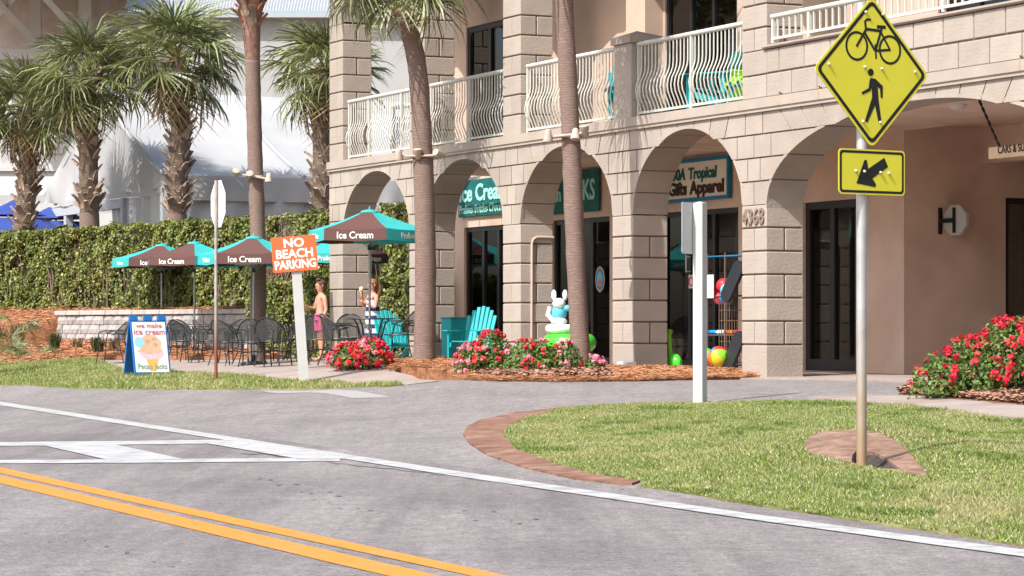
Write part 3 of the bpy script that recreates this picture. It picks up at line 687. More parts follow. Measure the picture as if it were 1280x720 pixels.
# balcony floor slab, inner walls, doors
FZ = BT + .01
MB().box(PIERS[0], 8.3, PD, 1.5, FZ - .16, FZ).build('balcony_slab', 'trim', BL)
MB().box(-13.0, 8.3, 1.5, 9, FZ - .16, FZ).build('floor_slab', 'smooth_wall', BL)
VU = 1.5
def wall_with_holes(name, u0, u1, z0, z1, v, holes, m, t=.15, par=BL):
    """a wall in the plane v with rectangular openings"""
    b = MB(); us = sorted(set([u0, u1] + [h[0] for h in holes] + [h[1] for h in holes])); us = [u for u in us if u0 <= u <= u1]
    for a, c in zip(us, us[1:]):
        hs = sorted([(h[2], h[3]) for h in holes if h[0] <= a + 1e-6 and h[1] >= c - 1e-6]); z = z0
        for lo, hi in hs:
            if lo > z: b.box(a, c, v, v + t, z, lo)
            z = hi
        if z < z1: b.box(a, c, v, v + t, z, z1)
    return b.build(name, m, par)
d2 = (-12.38, -10.55, FZ + .02, 6.53 - ZB); d3 = (-4.95, -2.72, FZ + .02, 6.55 - ZB); d5 = (2.5, 5., FZ + .02, 6.5 - ZB); w5 = (-1.6, -.9, FZ + .02, 6.5 - ZB)
wall_with_holes('upper_wall', -13.0, 8.3, FZ, ZS2 + 1.27, VU, [d2, d3, d5], 'smooth_wall')
MB().box(-5.63, -5.0, 1.18, VU - .002, FZ, ZS2 + 1.2).build('wall_pilaster', 'smooth_wall', BL)
MB().box(-9.4, -9.2, PD + .002, VU - .003, FZ, ZS2 + 1.2).build('divider_wall', 'smooth_wall', BL) if False else None
MB().box(-13.15, -13.0, 1.5, 9, FZ, ZS2 + 1.27).build('end_wall', 'smooth_wall', BL)
MB().box(PIERS[0], 8.3, PD, VU + .5, ZS2 + 1.2, ZS2 + 1.27).build('balcony_ceiling', 'smooth_wall', BL)
def door(u0, u1, z0, z1, v, n, par, w=.07, name='door', transom=0):
    d_ = MB(); e = .004
    d_.box(u0 + e, u0 + w, v, v + .09, z0 + e, z1 - e); d_.box(u1 - w, u1 - e, v, v + .09, z0 + e, z1 - e)
    d_.box(u0 + w, u1 - w, v, v + .09, z1 - w, z1 - e); d_.box(u0 + w, u1 - w, v, v + .09, z0 + e, z0 + w * 1.6)
    o = d_.build(name, 'black', par); st = (u1 - u0 - 2 * w) / n
    for i in range(1, n): MB().box(u0 + w + st * i - w * .55, u0 + w + st * i + w * .55, v + .004, v + .088, z0 + w * 1.6, z1 - w).build('mullion', 'black', o)
    for i in range(n):
        a = u0 + w + st * i + (w * .55 if i else 0); c = u0 + w + st * (i + 1) - (w * .55 if i < n - 1 else 0)
        MB().box(a, c, v + .04, v + .05, z0 + w * 1.6, z1 - w).build('pane', 'glass', o)
    return o
door(*d2, VU + .03, 2, BL, .10); door(*d3, VU + .03, 3, BL); door(*d5, VU + .03, 3, BL)
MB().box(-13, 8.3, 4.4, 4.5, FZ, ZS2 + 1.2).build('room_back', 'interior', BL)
# balcony railings with bellied balusters
def bellied(par, u, z0, z1, v=.12):
    k = ('bal', round(z1 - z0, 3))
    if k not in _mc:
        hh = z1 - z0; P = [(0, 0, 0), (0, -.035, .10 * hh), (0, -.085, .22 * hh), (0, -.10, .32 * hh), (0, -.08, .43 * hh), (0, -.035, .52 * hh), (0, -.008, .60 * hh), (0, 0, .68 * hh), (0, 0, hh)]
        _mc[k] = MB().tube(P, .0115, 6, False).mesh('baluster', 'rail', True)
    return ob('baluster', _mc[k], par, (u, v, z0))
def railing(u0, u1, z0, z1, posts, v=.12, belly=True, label=None, sp=.108):
    r = ob('railing', MB().tube([(u0, v, z1), (u1, v, z1)], .036, 10).mesh('top_rail', 'rail', True), BL)
    MB().box(u0, u1, v - .018, v + .018, z0 + .04, z0 + .075).build('bottom_rail', 'rail', r)
    for p in posts: MB().box(p - .022, p + .022, v - .022, v + .022, z0, z1 - .03).build('post', 'rail', r)
    n = int(round((u1 - u0) / sp))
    for i in range(1, n):
        u = u0 + (u1 - u0) * i / n
        if min(abs(u - p) for p in posts) < .04: continue
        if belly: bellied(r, u, z0 + .075, z1 - .03, v)
        else:
            k = ('bar', round(z1 - z0, 3))
            if k not in _mc: _mc[k] = MB().box(-.0115, .0115, -.0115, .0115, 0, z1 - z0 - .105).mesh('baluster', 'rail')
            ob('baluster', _mc[k], r, (u, v, z0 + .075))
    return r
RT = 5.315 - ZB
railing(PIERS[0] + PW + .03, PIERS[1] - .02, FZ, RT, [PIERS[0] + PW + .05, PIERS[0] + PW + 1.0, PIERS[1] - .6, PIERS[1] - .04])
railing(PIERS[1] + PW + .02, PIERS[2] - .02, FZ, RT, [PIERS[1] + PW + .05, -9.2, PIERS[2] - .04])
railing(PIERS[2] + PW + .02, PIERS[3] + .0, FZ, RT, [PIERS[2] + PW + .04, -5.6, PIERS[3] - .02])
railing(PIERS[3] + .60, PIERS[4] - .02, FZ, RT, [PIERS[3] + .62, -1.62, PIERS[4] - .04])
railing(.70, 7.6, 4.96 - ZB, RT, [.74, 1.66, 3.2, 4.75, 6.3, 7.58], v=.06, belly=False, sp=.155)
railing(PIERS[0] - .3, -13.1, FZ, RT, [PIERS[0] - .28, -14.4, -13.12], v=1.42)
# ground-floor shops: floor, inner wall, ceilings
VS = 3.0; ZT = 4.045 - ZB
MB().box(PIERS[0] - .3, 8.4, .02, VS + .2, -.3, .035).build('arcade_floor', 'concrete', BL)
MB().box(-13.6, 8.3, PD + .01, VS, ZT - .09, ZT - .01).build('arcade_ceiling', 'passage_bounce', BL)
shx = lambda px: u_at(px, VS) - U0
s2 = (shx(580), shx(580) + 2.2, .05, 3.08 - ZB); s3 = (shx(690), shx(762), .05, 3.08 - ZB); s4 = (shx(826), shx(923), .05, 3.06 - ZB); s5 = (shx(1003.5), shx(1070), .05, 3.04 - ZB)
PU = shx(1130)
wall_with_holes('shop_wall', -16.35, PU, -.2, ZT, VS, [s2, s3, s4, s5], 'passage_bounce', .2)
MB().box(-16.5, -16.35, VS, 9, -.2, ZT).build('end_wall', 'smooth_wall', BL)
door(*s2, VS + .05, 3, BL, .085); door(*s3, VS + .05, 3, BL, .085); door(*s4, VS + .05, 3, BL, .08); door(*s5, VS + .05, 2, BL, .11)
MB().box(s5[0] - .02, s5[1] + .02, VS - .12, VS + .05, .0, .047).build('door_sill', 'concrete', BL)
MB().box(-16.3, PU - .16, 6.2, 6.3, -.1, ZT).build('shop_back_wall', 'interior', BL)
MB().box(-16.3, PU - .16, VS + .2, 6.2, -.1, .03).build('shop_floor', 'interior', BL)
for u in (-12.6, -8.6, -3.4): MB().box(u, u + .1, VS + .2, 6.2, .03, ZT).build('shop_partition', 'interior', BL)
# passage on the right with side wall, doorway, beam, ceiling
b = MB(); DV = VS
while u_at(1257, DV) - U0 > PU: DV += .01
DVE, DZ = DV + 1.6, uz(1257, 247, DV)[1]
b.box(PU - .16, PU, VS + .2, DV, -.2, ZT); b.box(PU - .16, PU, DVE, 9, -.2, ZT); b.box(PU - .16, PU, DV, DVE, DZ, ZT); b.build('passage_wall', 'passage_bounce', BL)
pdr = MB().box(PU - .10, PU - .04, DV + .003, DV + .08, .04, DZ - .004).box(PU - .10, PU - .04, DVE - .08, DVE - .003, .04, DZ - .004).box(PU - .1, PU - .04, DV + .08, DVE - .08, DZ - .09, DZ - .004).build('passage_door', 'black', BL)
MB().box(PU - .075, PU - .065, DV + .08, DVE - .08, .04, DZ - .09).build('pane', 'glass', pdr)
MB().box(PU + .002, 8.2, DV - .4, DV - .1, uz(1222, 205, DV - .4)[1], ZT).build('beam', 'passage_bounce', BL)
MB().box(PU - .16, 8.3, PD + .01, 9, ZT + .002, ZT + .03).build('passage_ceiling', 'passage_bounce', BL)
MB().box(PU, 8.3, 8.8, 9, -.2, ZT).build('passage_back', 'passage_bounce', BL)
MB().box(8.1, 8.4, PD + .02, 8.8, -.2, ZT).build('passage_far_wall', 'passage_bounce', BL)
MB().box(PU, 8.1, VS + .2, 8.8, -.3, .03).build('passage_floor', 'concrete', BL)
MB().box(-16.5, 8.4, 9, 9.2, -.3, ZS2 + 1.3).build('rear_wall', 'smooth_wall', BL)
MB().box(8.3, 8.45, .7, 9, -.3, ZS2 + 1.3).build('side_wall', 'smooth_wall', BL)
# house number, conduit, vents, floodlight box
u, z = uz(942.5, 271, 0); lettering('4368', .30, 'number', BL, .325, -.012, z - .01, name='house_number', extrude=.012, bold=.003, xs=.98)
b = MB(); b.tube([(PIERS[2] + PW + .14 - .14, .20, -.1), (PIERS[2] + PW + .02, .20, 2.05), (PIERS[2] + PW + .02, .22, 2.11), (PIERS[2] + PW + .02, .28, 2.15), (PIERS[2] + PW + .02, PD, 2.15)], .022, 8); b.build('conduit', 'conduit', BL, True)
# lamp, hanging board and octagonal bracket sign under the wide arch
lu, lz = uz(1197, 138, 1.0)
cl = thing('ceiling_lamp', 'round white glass ceiling lamp inside the wide arch', 'lamp', bw(lu, 1.0, ZT + ZB), -AL)
MB().lathe([(.15, -.01), (.155, -.03), (.14, -.045)], 20).build('base_ring', 'number', cl, True); MB().lathe([(.138, -.03), (.135, -.07), (.11, -.12), (.07, -.155), (.02, -.165)], 20).build('globe', 'lamp_glass', cl, True)
bu, bz = uz(1237, 190, .7); 
hb = thing('hanging_sign', 'tan wooden board reading CARS hung on a dark chain', 'sign', bw(bu, .7, ZB + bz), -AL)
MB().cbox(0, 1.7, -.02, .02, -.09, .055, .006).build('board', 'wood_sign', hb)
lettering('CARS & SU', .135, 'sign_black', hb, .20, -.0245, .008, align='LEFT', bold=.0015, extrude=.002, xs=.85)
for k in (0,):
    P0_ = Vector((.20, 0, .06)); P1_ = Vector((-.30, .0, ZT - bz - .005)); n = 16
    for i in range(n):
        a = P0_.lerp(P1_, i / n); c = P0_.lerp(P1_, (i + 1.15) / n); MB().tube([a, c], .011 if i % 2 else .018, 6).build('chain_link', 'sign_black', hb)
    MB().tube([(1.4, 0, .05), (1.75, 0, ZT - bz - .005)], .012, 6).build('chain', 'sign_black', hb)
ou, oz = uz(1176, 278, 3.9); OV = VS
while u_at(1174, OV) - U0 > PU: OV += .01
oc = thing('octagon_sign', 'white octagonal sign on a black wall bracket in the passage', 'sign', bw(PU, OV, ZB + oz), -AL)
MB().cbox(.0, .03, -.035, .035, -.19, .19, .01).build('wall_plate', 'sign_black', oc)
MB().box(.03, .36, -.028, -.02 + .03, -.03, .03).build('arm', 'sign_black', oc)
pts = [(.36 + .30 * math.cos(R(22.5 + 45 * i)), .235 * math.sin(R(22.5 + 45 * i)) * 1.0) for i in range(8)]
MB().prism(pts, .0, .05, lambda a_, b_, t: (a_, t + .012, b_)).build('panel', 'white_post', oc)
MB().box(.345, .385, -.02, .011, -.18, .18).build('upright_bar', 'sign_black', oc)
# ------------------------------------------------------------------ palms
def frond_mesh(name, m, Lp=.8, RR=.95, nb=24, droop=.35, seed=0, dry=False):
    r = random.Random(seed); b = MB(); hub = Vector((Lp, 0, 0))
    for i in range(nb):
        th = R(-128 + 256 * i / (nb - 1) + r.uniform(-3, 3)); l = RR * (1 - .22 * abs(th / 2.2) ** 2) * r.uniform(.88, 1.08)
        d = Vector((math.cos(th), math.sin(th), 0)); p = Vector((-d.y, d.x, 0)); wd = .0175 * r.uniform(.75, 1.2)
        base = hub - Vector((.12, 0, 0)) * abs(math.cos(th / 2)) * 0
        s0 = -.10 * abs(math.sin(th)); dr = droop * r.uniform(.5, 1.5); tw = Vector((0, 0, r.uniform(-.014, .022)))
        q = [base + d * .03, base + d * l * .42 + Vector((0, 0, s0 * .5 - dr * .08)), base + d * l * .74 + Vector((0, 0, s0 - dr * .40)), base + d * l * (.98 - .12 * dr) + Vector((0, 0, s0 * 1.3 - dr * 1.05))]
        b.add([q[0] - p * .008, q[0] + p * .008, q[1] + p * wd + tw, q[1] - p * wd - tw, q[2] + p * wd * .7 + tw, q[2] - p * wd * .7 - tw, q[3]], [(0, 1, 2, 3), (3, 2, 4, 5), (5, 4, 6)])
    me = b.mesh(name, m); return me
def stalk_mesh(Lp, m):
    return MB().tube([(0, 0, -.02), (Lp * .5, 0, .03), (Lp + .25, 0, -.02)], [.026, .017, .006], 5).mesh('stalk', m)
FR = [frond_mesh('frond', 'palm', seed=i, droop=.14 + .10 * i, Lp=.72 + .1 * (i % 2), nb=30) for i in range(4)]
FD = [frond_mesh('dry_frond', 'palm_dry', seed=20 + i, droop=.9, Lp=.7, RR=.8, nb=20) for i in range(2)]
ST = stalk_mesh(.9, 'petiole'); STD = stalk_mesh(.7, 'palm_dry')
def boot_mesh(L, m):
    b = MB(); n = 4; P = []
    for i in range(n):
        t = i / (n - 1); w = .085 * (1 - .62 * t) + .012; th = .030 * (1 - .5 * t) + .006; x = .02 + L * .62 * t ** 1.4; z = L * t * .85
        P += [(x, -w, z), (x, w, z), (x - th * 1.3, w * .8, z + th), (x - th * 1.3, -w * .8, z + th)]
    b.add(P, [(i * 4 + k, i * 4 + (k + 1) % 4, i * 4 + 4 + (k + 1) % 4, i * 4 + 4 + k) for i in range(n - 1) for k in range(4)] + [(3, 2, 1, 0), (n * 4 - 4, n * 4 - 3, n * 4 - 2, n * 4 - 1)])
    return b.mesh('boot', m)
BT1 = [boot_mesh(.26, 'boot'), boot_mesh(.34, 'boot'), boot_mesh(.20, 'boot')]; BTR = [boot_mesh(.30, 'boot_red'), boot_mesh(.36, 'boot_red'), boot_mesh(.32, 'boot')]
def crown(root, c, n, scale, emin, emax, rnd, dry_below=-46, az_ok=None):
    for i in range(n):
        f = (i + .5) / n; el = emin + (emax - emin) * (1 - f) ** .9 if False else emin + (emax - emin) * f ** 1.15
        el += rnd.uniform(-7, 7); az = i * 137.5 + rnd.uniform(-18, 18)
        dry = el < dry_below + rnd.uniform(-10, 12)
        o = ob('dry_frond' if dry else 'frond', rnd.choice(FD if dry else FR), root, c)
        o.rotation_euler = (rnd.uniform(-.35, .35), -R(el), R(az)); s = scale * rnd.uniform(.85, 1.12) * (.85 if el > 60 else 1); o.scale = (s, s, s)
        q = ob('stalk', STD if dry else ST, o)
def boots(root, tr, pts, rad, n, rnd, ms, sc=1.):
    for i in range(n):
        f = (i + rnd.uniform(-.3, .3)) / n; f = min(max(f, 0), 1) * (len(pts) - 1); k = min(int(f), len(pts) - 2); p = pts[k].lerp(pts[k + 1], f - k); rr = rad[k] + (rad[k + 1] - rad[k]) * (f - k)
        a = i * 2.399 + rnd.uniform(-.2, .2)
        o = ob('boot', rnd.choice(ms), tr, (p.x + math.cos(a) * rr * .86, p.y + math.sin(a) * rr * .86, p.z)); o.rotation_euler = (rnd.uniform(-.3, .3), rnd.uniform(-.35, .2), a)
        s = sc * rnd.uniform(.75, 1.2); o.scale = (s, s, s)
def booted_palm(label, pts_px, Z, zb, n_boots, ncr, csc, seed, low_clean=0.):
    rnd = random.Random(seed); P = [at(x, y, Z) for x, y in pts_px]; base = Vector((P[0].x, Z, zb)); root = thing('palm_tree', label, 'palm tree', base, 0, 'cabbage palms behind the hedge')
    loc = [Vector((P[0].x - base.x, 0, 0))] + [p - base for p in P]; rad = [.26] + [.235] * (len(P) - 1) + [.19]
    tr = MB().tube(loc, rad, 14).build('trunk', 'trunk_core', root, True)
    lo = loc[1] ; bp = [loc[1].lerp(loc[2], low_clean)] + loc[2:]; boots(root, tr, bp, [.235] * (len(bp) - 1) + [.2], n_boots, rnd, BT1)
    if low_clean: MB().tube([loc[0], loc[1], loc[1].lerp(loc[2], low_clean)], [.27, .25, .245], 14).build('bare_bark', 'trunk', tr, True)
    crown(root, loc[-1], ncr + 4, csc, -64, 84, rnd)
    return root
ZP = 68.6
booted_palm('shaggy cabbage palm, leftmost, cut by the left edge of the photo', [(30, 292), (34, 230), (36, 135)], 70.3, 1.55, 95, 38, 1.05, 1)
booted_palm('tall cabbage palm with rough booted trunk, second from the left', [(112, 285), (111, 240), (110, 120), (113, 96)], ZP, 1.55, 105, 40, 1.12, 2, .42)
booted_palm('cabbage palm with rough trunk before the middle of the white tent', [(221, 282), (222, 235), (226, 160), (221, 72)], 67.4, 1.55, 120, 40, 1.18, 3, .3)
booted_palm('cabbage palm with booted trunk beside the left corner of the arcade', [(405, 290), (403, 240), (404, 140), (408, 92)], 63.5, 1.2, 110, 40, 1.0, 4)
def smooth_palm(label, pts, Z, r0, r1, top, crown_px, ncr, seed, scale, nb, emin=-60, emax=80):
    rnd = random.Random(seed); P = [at(x, y, Z) for x, y in pts]; zg = gz(P[0].x, Z); base = Vector((P[0].x, Z, zg))
    root = thing('palm_tree', label, 'palm tree', base, 0, 'tall smooth palms along the arcade')
    ctrl = [p - base for p in P]; ctrl[0] = Vector((0, 0, -.1)); loc = []
    for i in range(len(ctrl) - 1):                                            # Catmull-Rom
        p0, p1, p2, p3 = ctrl[max(i - 1, 0)], ctrl[i], ctrl[i + 1], ctrl[min(i + 2, len(ctrl) - 1)]
        for k in range(12):
            t = k / 12; loc.append(.5 * (2 * p1 + (p2 - p0) * t + (2 * p0 - 5 * p1 + 4 * p2 - p3) * t * t + (3 * p1 - p0 - 3 * p2 + p3) * t ** 3))
    loc.append(ctrl[-1]); m = len(loc); rad = [(r0 * 1.08 if i < 3 else r0 * 1.03 if i < 6 else r0) * (1 - i / m) + r1 * i / m + rnd.uniform(-.006, .006) for i in range(m)]
    tr = MB().tube(loc, rad, 16).build('trunk', 'trunk', root, True)
    if nb:
        tl = [at(x, y, Z) - base for x, y in top]; MB().tube(tl, [r1 * 1.03, r1 * 1.3, r1 * 1.15], 14).build('shaved_bark', 'trunk_top', tr, True)
        boots(root, tr, tl[1:], [r1 * 1.2, r1 * 1.5], nb, rnd, BTR, 1.05)
    crown(root, at(*crown_px, Z) - base, ncr, scale, emin, emax, rnd)
    return root
smooth_palm('tall smooth palm rising through the patio umbrellas, reddish boots at its top', [(321, 452), (323, 330), (319, 200), (316, 90), (316, 60), (316, -60)], 51.8, .15, .135, [(316, 75), (314, 34), (312, -50)], (312, -105), 40, 5, 1.05, 46, -35)
smooth_palm('curved smooth palm trunk with drooping fronds before the arcade corner', [(530, 452.5), (532, 330), (528, 180), (521, 80), (506, 20), (497, -18)], 44.8, .178, .135, [(505, 22), (497, 0), (494, -30)], (496, -36), 26, 6, .92, 20, -48)
smooth_palm('leaning smooth palm trunk before the third arch', [(727, 463), (720, 330), (713, 160), (706, 20), (702, -80), (700, -120)], 39.4, .14, .125, [(703, -80), (701, -110), (700, -140)], (699, -165), 34, 7, .92, 20, -50)
# light brackets on the three smooth palms
def bracket(label, px, py, Z, lamps, seed):
    c = at(px, py, Z); root = thing('light_bracket', label, 'floodlight', c, R(-8), 'floodlight brackets on the palm trunks'); root.scale = (.85, .85, .72)
    MB().torus(.215, .03, 20, 8, T=Matrix.Scale(.85, 4, (0, 0, 1))).build('collar', 'conduit', root, True)
    MB().tube([(lamps[0][0], -.22, lamps[0][1]), (0, -.23, 0), (lamps[-1][0], -.22, lamps[-1][1])], .028, 8).build('arm', 'conduit', root, True)
    for x, z, ax, az in lamps:
        T = Matrix.Translation((x, -.25, z + .03)) @ Matrix.Rotation(az, 4, 'Z') @ Matrix.Rotation(ax, 4, 'X')
        o = MB().lathe([(.03, -.13), (.055, -.10), (.06, 0), (.078, .04), (.082, .11), (.07, .115)], 12, T=T).build('lamp_head', 'conduit', root, True)
    return root
bracket('beige floodlight bracket with three lamps on the palm in the patio', 318, 221, 51.8, [(-.36, .06, R(60), R(20)), (-.04, .0, R(70), R(10)), (.38, -.08, R(170), R(0))], 1)
bracket('beige floodlight bracket with three lamps on the curved palm', 529, 196, 44.8, [(-.42, .0, R(200), R(0)), (-.06, .02, R(20), 0), (.36, .02, R(75), R(-40))], 2)
bracket('beige floodlight bracket with lamps on the leaning palm', 714, 170, 39.4, [(-.36, -.04, R(190), R(10)), (.10, -.02, R(160), 0), (.26, .04, R(20), R(-20))], 3)
# ------------------------------------------------------------------ hedges and bushes
def leaves(P, N, L, W, m, name):
    """diamond leaves at points P leaning to normals N"""
    n = len(P); t = rng.normal(size=(n, 3)); nn = N + rng.normal(size=(n, 3)) * .55; nn /= np.linalg.norm(nn, axis=1)[:, None]
    a = np.cross(nn, t); a /= np.linalg.norm(a, axis=1)[:, None]; b = np.cross(nn, a); l = (L * rng.uniform(.6, 1.2, n))[:, None]; w_ = (W * rng.uniform(.7, 1.2, n))[:, None]
    Q = np.stack([P - a * l * .5, P + b * w_ * .5 + nn * w_ * .15, P + a * l * .5 + nn * l * .08, P - b * w_ * .5 + nn * w_ * .15], 1)
    return fastmesh(name, Q, 4, m)
def lumpy(x, y, z): return .5 * np.sin(x * 2.3 + np.sin(z * 1.9)) * np.sin(z * 2.7 + y) + .3 * np.sin(x * 5.1 + z * 3.7) + .2 * np.sin(x * 9.3 - z * 8.1 + y * 4)
def hedge(label, s0, s1, q0, q1, z0, z1, n, seed, L=.11, gapn=0, top_up=.0):
    p0 = wl(s0, (q0 + q1) / 2); root = thing('hedge', label, 'hedge', (p0[0], p0[1], z0), math.atan2(dW.y, dW.x)); LL, hw, hh = s1 - s0, abs(q1 - q0) / 2, z1 - z0
    nf = int(n * .62); nt_ = n - nf
    x = rng.uniform(0, LL, nf); z = rng.uniform(0.02, 1, nf) ** .9 * hh; y = -hw + .2 * lumpy(x, 0 * x, z) + np.abs(rng.normal(0, .09, nf))
    N1 = np.tile([0, -1, .35], (nf, 1)); P1 = np.stack([x, y, z], 1)
    x = rng.uniform(0, LL, nt_); y = rng.uniform(-hw, hw, nt_); z = hh + .13 * lumpy(x, y, y * 2) - np.abs(rng.normal(0, .07, nt_)) + top_up * x / LL
    P2 = np.stack([x, y, z], 1); N2 = np.tile([0, -.2, 1.], (nt_, 1)); P = np.concatenate([P1, P2]); N = np.concatenate([N1, N2])
    # gaps where twigs and shade show
    gsel = (np.sin(P[:, 0] * 1.7 + 1.3 * np.sin(P[:, 2] * 2.2)) * np.sin(P[:, 2] * 3.1 + P[:, 0] * .9) > .45) & (rng.uniform(size=len(P)) < .8)
    P, N = P[~gsel], N[~gsel]
    ob('foliage', leaves(P, N, L, L * .62, 'hedge', 'foliage'), root)
    b = MB(); n_ = int(LL / .3); pts = []
    for i in range(n_ + 1):
        xx = .1 + (LL - .2) * i / n_; w1 = hw - .28 + .06 * math.sin(i * 1.3); h1 = hh - .2 + top_up * xx / LL; pts += [(xx, -w1, .0), (xx, -w1, h1 - .1), (xx, -w1 * .7, h1), (xx, w1, h1), (xx, w1, 0)]
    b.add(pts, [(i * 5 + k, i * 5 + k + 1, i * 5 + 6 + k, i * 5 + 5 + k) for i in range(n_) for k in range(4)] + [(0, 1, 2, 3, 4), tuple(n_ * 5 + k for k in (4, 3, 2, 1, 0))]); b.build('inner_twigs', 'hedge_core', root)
    r = random.Random(seed)
    b = MB()
    for i in range(int(LL * 5)):
        x0 = r.uniform(0, LL); y0 = -hw + .1; p = Vector((x0, y0, 0)); q = p + Vector((r.uniform(-.4, .4), r.uniform(-.1, .05), hh * r.uniform(.5, .98))); b.tube([p, p.lerp(q, .5) + Vector((r.uniform(-.1, .1), 0, 0)), q], [.014, .010, .004], 4)
    b.build('stems', 'twig', root); return root
hedge('tall clipped green hedge on the terrace behind the block wall', -7.5, 11.2, .75, 2.3, WTOP - .1, 3.60, 85000, 1, .095)
hedge('tall green hedge seen through the end arch behind the umbrellas', 11.6, 16.4, 1.2, 2.6, .6, 3.75, 14000, 2, .105)
hedge('low clipped hedge behind the children at the arcade corner', LW + .7, 16.2, -1.2, -.3, .4, 2.12, 20000, 3, .085)
# bare twiggy gap in the hedge
bs = thing('bare_shrub', 'bare grey twiggy shrub between hedge and smooth palm', 'shrub', (*wl(8.6, .5), WTOP - .05)); b = MB(); r = random.Random(5)
for i in range(46):
    p = Vector((r.uniform(-.25, .25), 0, 0)); q = p + Vector((r.uniform(-.55, .75), r.uniform(-.3, .2), r.uniform(.7, 2.1))); mid = p.lerp(q, .45) + Vector((r.uniform(-.12, .12), 0, .1)); b.tube([p, mid, q], [.018, .011, .004], 4)
    for k in range(3): a = mid.lerp(q, r.uniform(0, .9)); b.tube([a, a + Vector((r.uniform(-.3, .3), r.uniform(-.1, .1), r.uniform(.05, .35)))], [.007, .003], 3)
b.build('branches', 'twig', bs)
def bush(label, lobes, base, n, nflow, cols, seed, L=.06, fs=.05, group=None, top_bias=.2):
    r = np.random.default_rng(seed); root = thing('flower_bush', label, 'bush', base, 0, 'flower bushes along the walks')
    lobes = [(a, b_, c * .45, d, e_, f + c * .55) for a, b_, c, d, e_, f in lobes]; P = []; N = []; tot = sum(l[3] * l[5] for l in lobes)
    for cx, cy, cz, rx, ry, rz in lobes:
        k = int(n * rx * rz / tot); d = r.normal(size=(k, 3)); d /= np.linalg.norm(d, axis=1)[:, None]; d[:, 2] = np.where(r.uniform(size=k) < .7, np.abs(d[:, 2]), d[:, 2])
        q = r.uniform(.62, 1.06, k)[:, None] ** .6 * (1 + .10 * np.sin(d[:, :1] * 9 + d[:, 2:] * 7 + seed)); p = d * q * [rx, ry, rz] + [cx, cy, cz]; ok = p[:, 2] > .01; P.append(p[ok]); N.append(d[ok] + [0, -.1, .25])
    P = np.concatenate(P); N = np.concatenate(N)
    ob('foliage', leaves(P, N, L, L * .55, 'leaf', 'foliage'), root)
    b = MB(); rr = random.Random(seed)
    for cx, cy, cz, rx, ry, rz in lobes:
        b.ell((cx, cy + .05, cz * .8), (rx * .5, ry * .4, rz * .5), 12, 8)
        for i in range(8): a = rr.uniform(0, 6.28); b.tube([(cx * .8, cy, 0), (cx + math.cos(a) * rx * .8, cy + math.sin(a) * ry * .8, cz + rz * rr.uniform(.1, .6))], [.012, .005], 4)
    b.build('stems', 'hedge_core', root)
    # flower heads: each a cluster of petals
    per = {}
    for c in cols:
        Q = []
        d0 = np.array([0, -.45, .75]); nn = int(nflow * cols[c][0])
        for i in range(nn):
            l = lobes[r.choice(len(lobes), p=np.array([q[3] * q[5] for q in lobes]) / tot)]
            for _ in range(60):
                d = r.normal(size=3); d /= np.linalg.norm(d)
                if d[2] < -.05 or d[1] > .5: continue
                if r.uniform() > .25 + .75 * d[2] * top_bias * 4: continue
                lo, hi = cols[c][1]
                if lo <= d[0] <= hi: break
            p = d * 1.03 * np.array(l[3:6]) + np.array(l[:3])
            k = 14; s = fs * r.uniform(.6, 1.25); dd = r.normal(size=(k, 3)); dd /= np.linalg.norm(dd, axis=1)[:, None]; dd = dd + d * .8
            Q.append((p + dd * s * .55, dd, s))
        if not Q: continue
        PP = np.concatenate([q[0] for q in Q]); NN = np.concatenate([q[1] for q in Q])
        ob('blossoms', leaves(PP, NN, fs * .85, fs * .75, c, 'blossoms'), root)
    return root
def gpv(px, py): x, y = gp(px, py); return Vector((x, y, gz(x, y)))
ppm = lambda v: F / v.y
v = gpv(450, 462); k = 1 / ppm(v); bush('rounded bush of red and pink flowers beside the last patio table', [(-14 * k, 0, 10 * k, 24 * k, .35, 20 * k), (14 * k, 0, 12 * k, 24 * k, .35, 23 * k)], v, 1900, 90, {'flower_coral': (.55, (-1, 1)), 'flower_pink': (.25, (-1, 1)), 'flower_red': (.35, (-1, 1))}, 1, .065, .075, top_bias=.5)
v = gpv(606, 470); k = 1 / ppm(v); bush('flower bush with pink left side and red blooms below the turquoise chair', [(-14 * k, 0, 14 * k, 24 * k, .36, 26 * k), (10 * k, 0, 22 * k, 25 * k, .38, 33 * k)], v, 2600, 70, {'flower_red': (.45, (-1, 1)), 'flower_pink': (.5, (-1, -.2)), 'flower_coral': (.25, (-1, 1))}, 2, .06, .055)
v = gpv(680, 469); k = 1 / ppm(v); bush('wide flower bush with pink and red blooms left of the leaning palm', [(-24 * k, 0, 18 * k, 24 * k, .36, 26 * k), (2 * k, -.1, 16 * k, 22 * k, .36, 25 * k), (26 * k, 0, 16 * k, 22 * k, .36, 24 * k)], v, 3200, 60, {'flower_red': (.4, (-.2, 1)), 'flower_pink': (.5, (-1, .3)), 'flower_coral': (.2, (-1, 1))}, 3, .06, .05)
v = gpv(742, 468); k = 1 / ppm(v); bush('smallest flower bush, with pink blooms, right of the leaning palm', [(0, 0, 7 * k, 15 * k, .16, 14 * k)], v, 700, 12, {'flower_pink': (1., (-.3, 1))}, 4, .05, .06, top_bias=.6)
v = gpv(1215, 500); k = 1 / ppm(v); bush('large bush of red flowers at the right edge of the photo', [(-38 * k, 0, 18 * k, 38 * k, .42, 38 * k), (0, .1, 30 * k, 44 * k, .5, 46 * k), (48 * k, .15, 44 * k, 48 * k, .55, 54 * k), (96 * k, .2, 50 * k, 48 * k, .6, 58 * k)], v, 8200, 190, {'flower_red': (.85, (-1, 1)), 'flower_coral': (.2, (-1, 1))}, 5, .055, .05, top_bias=.35)
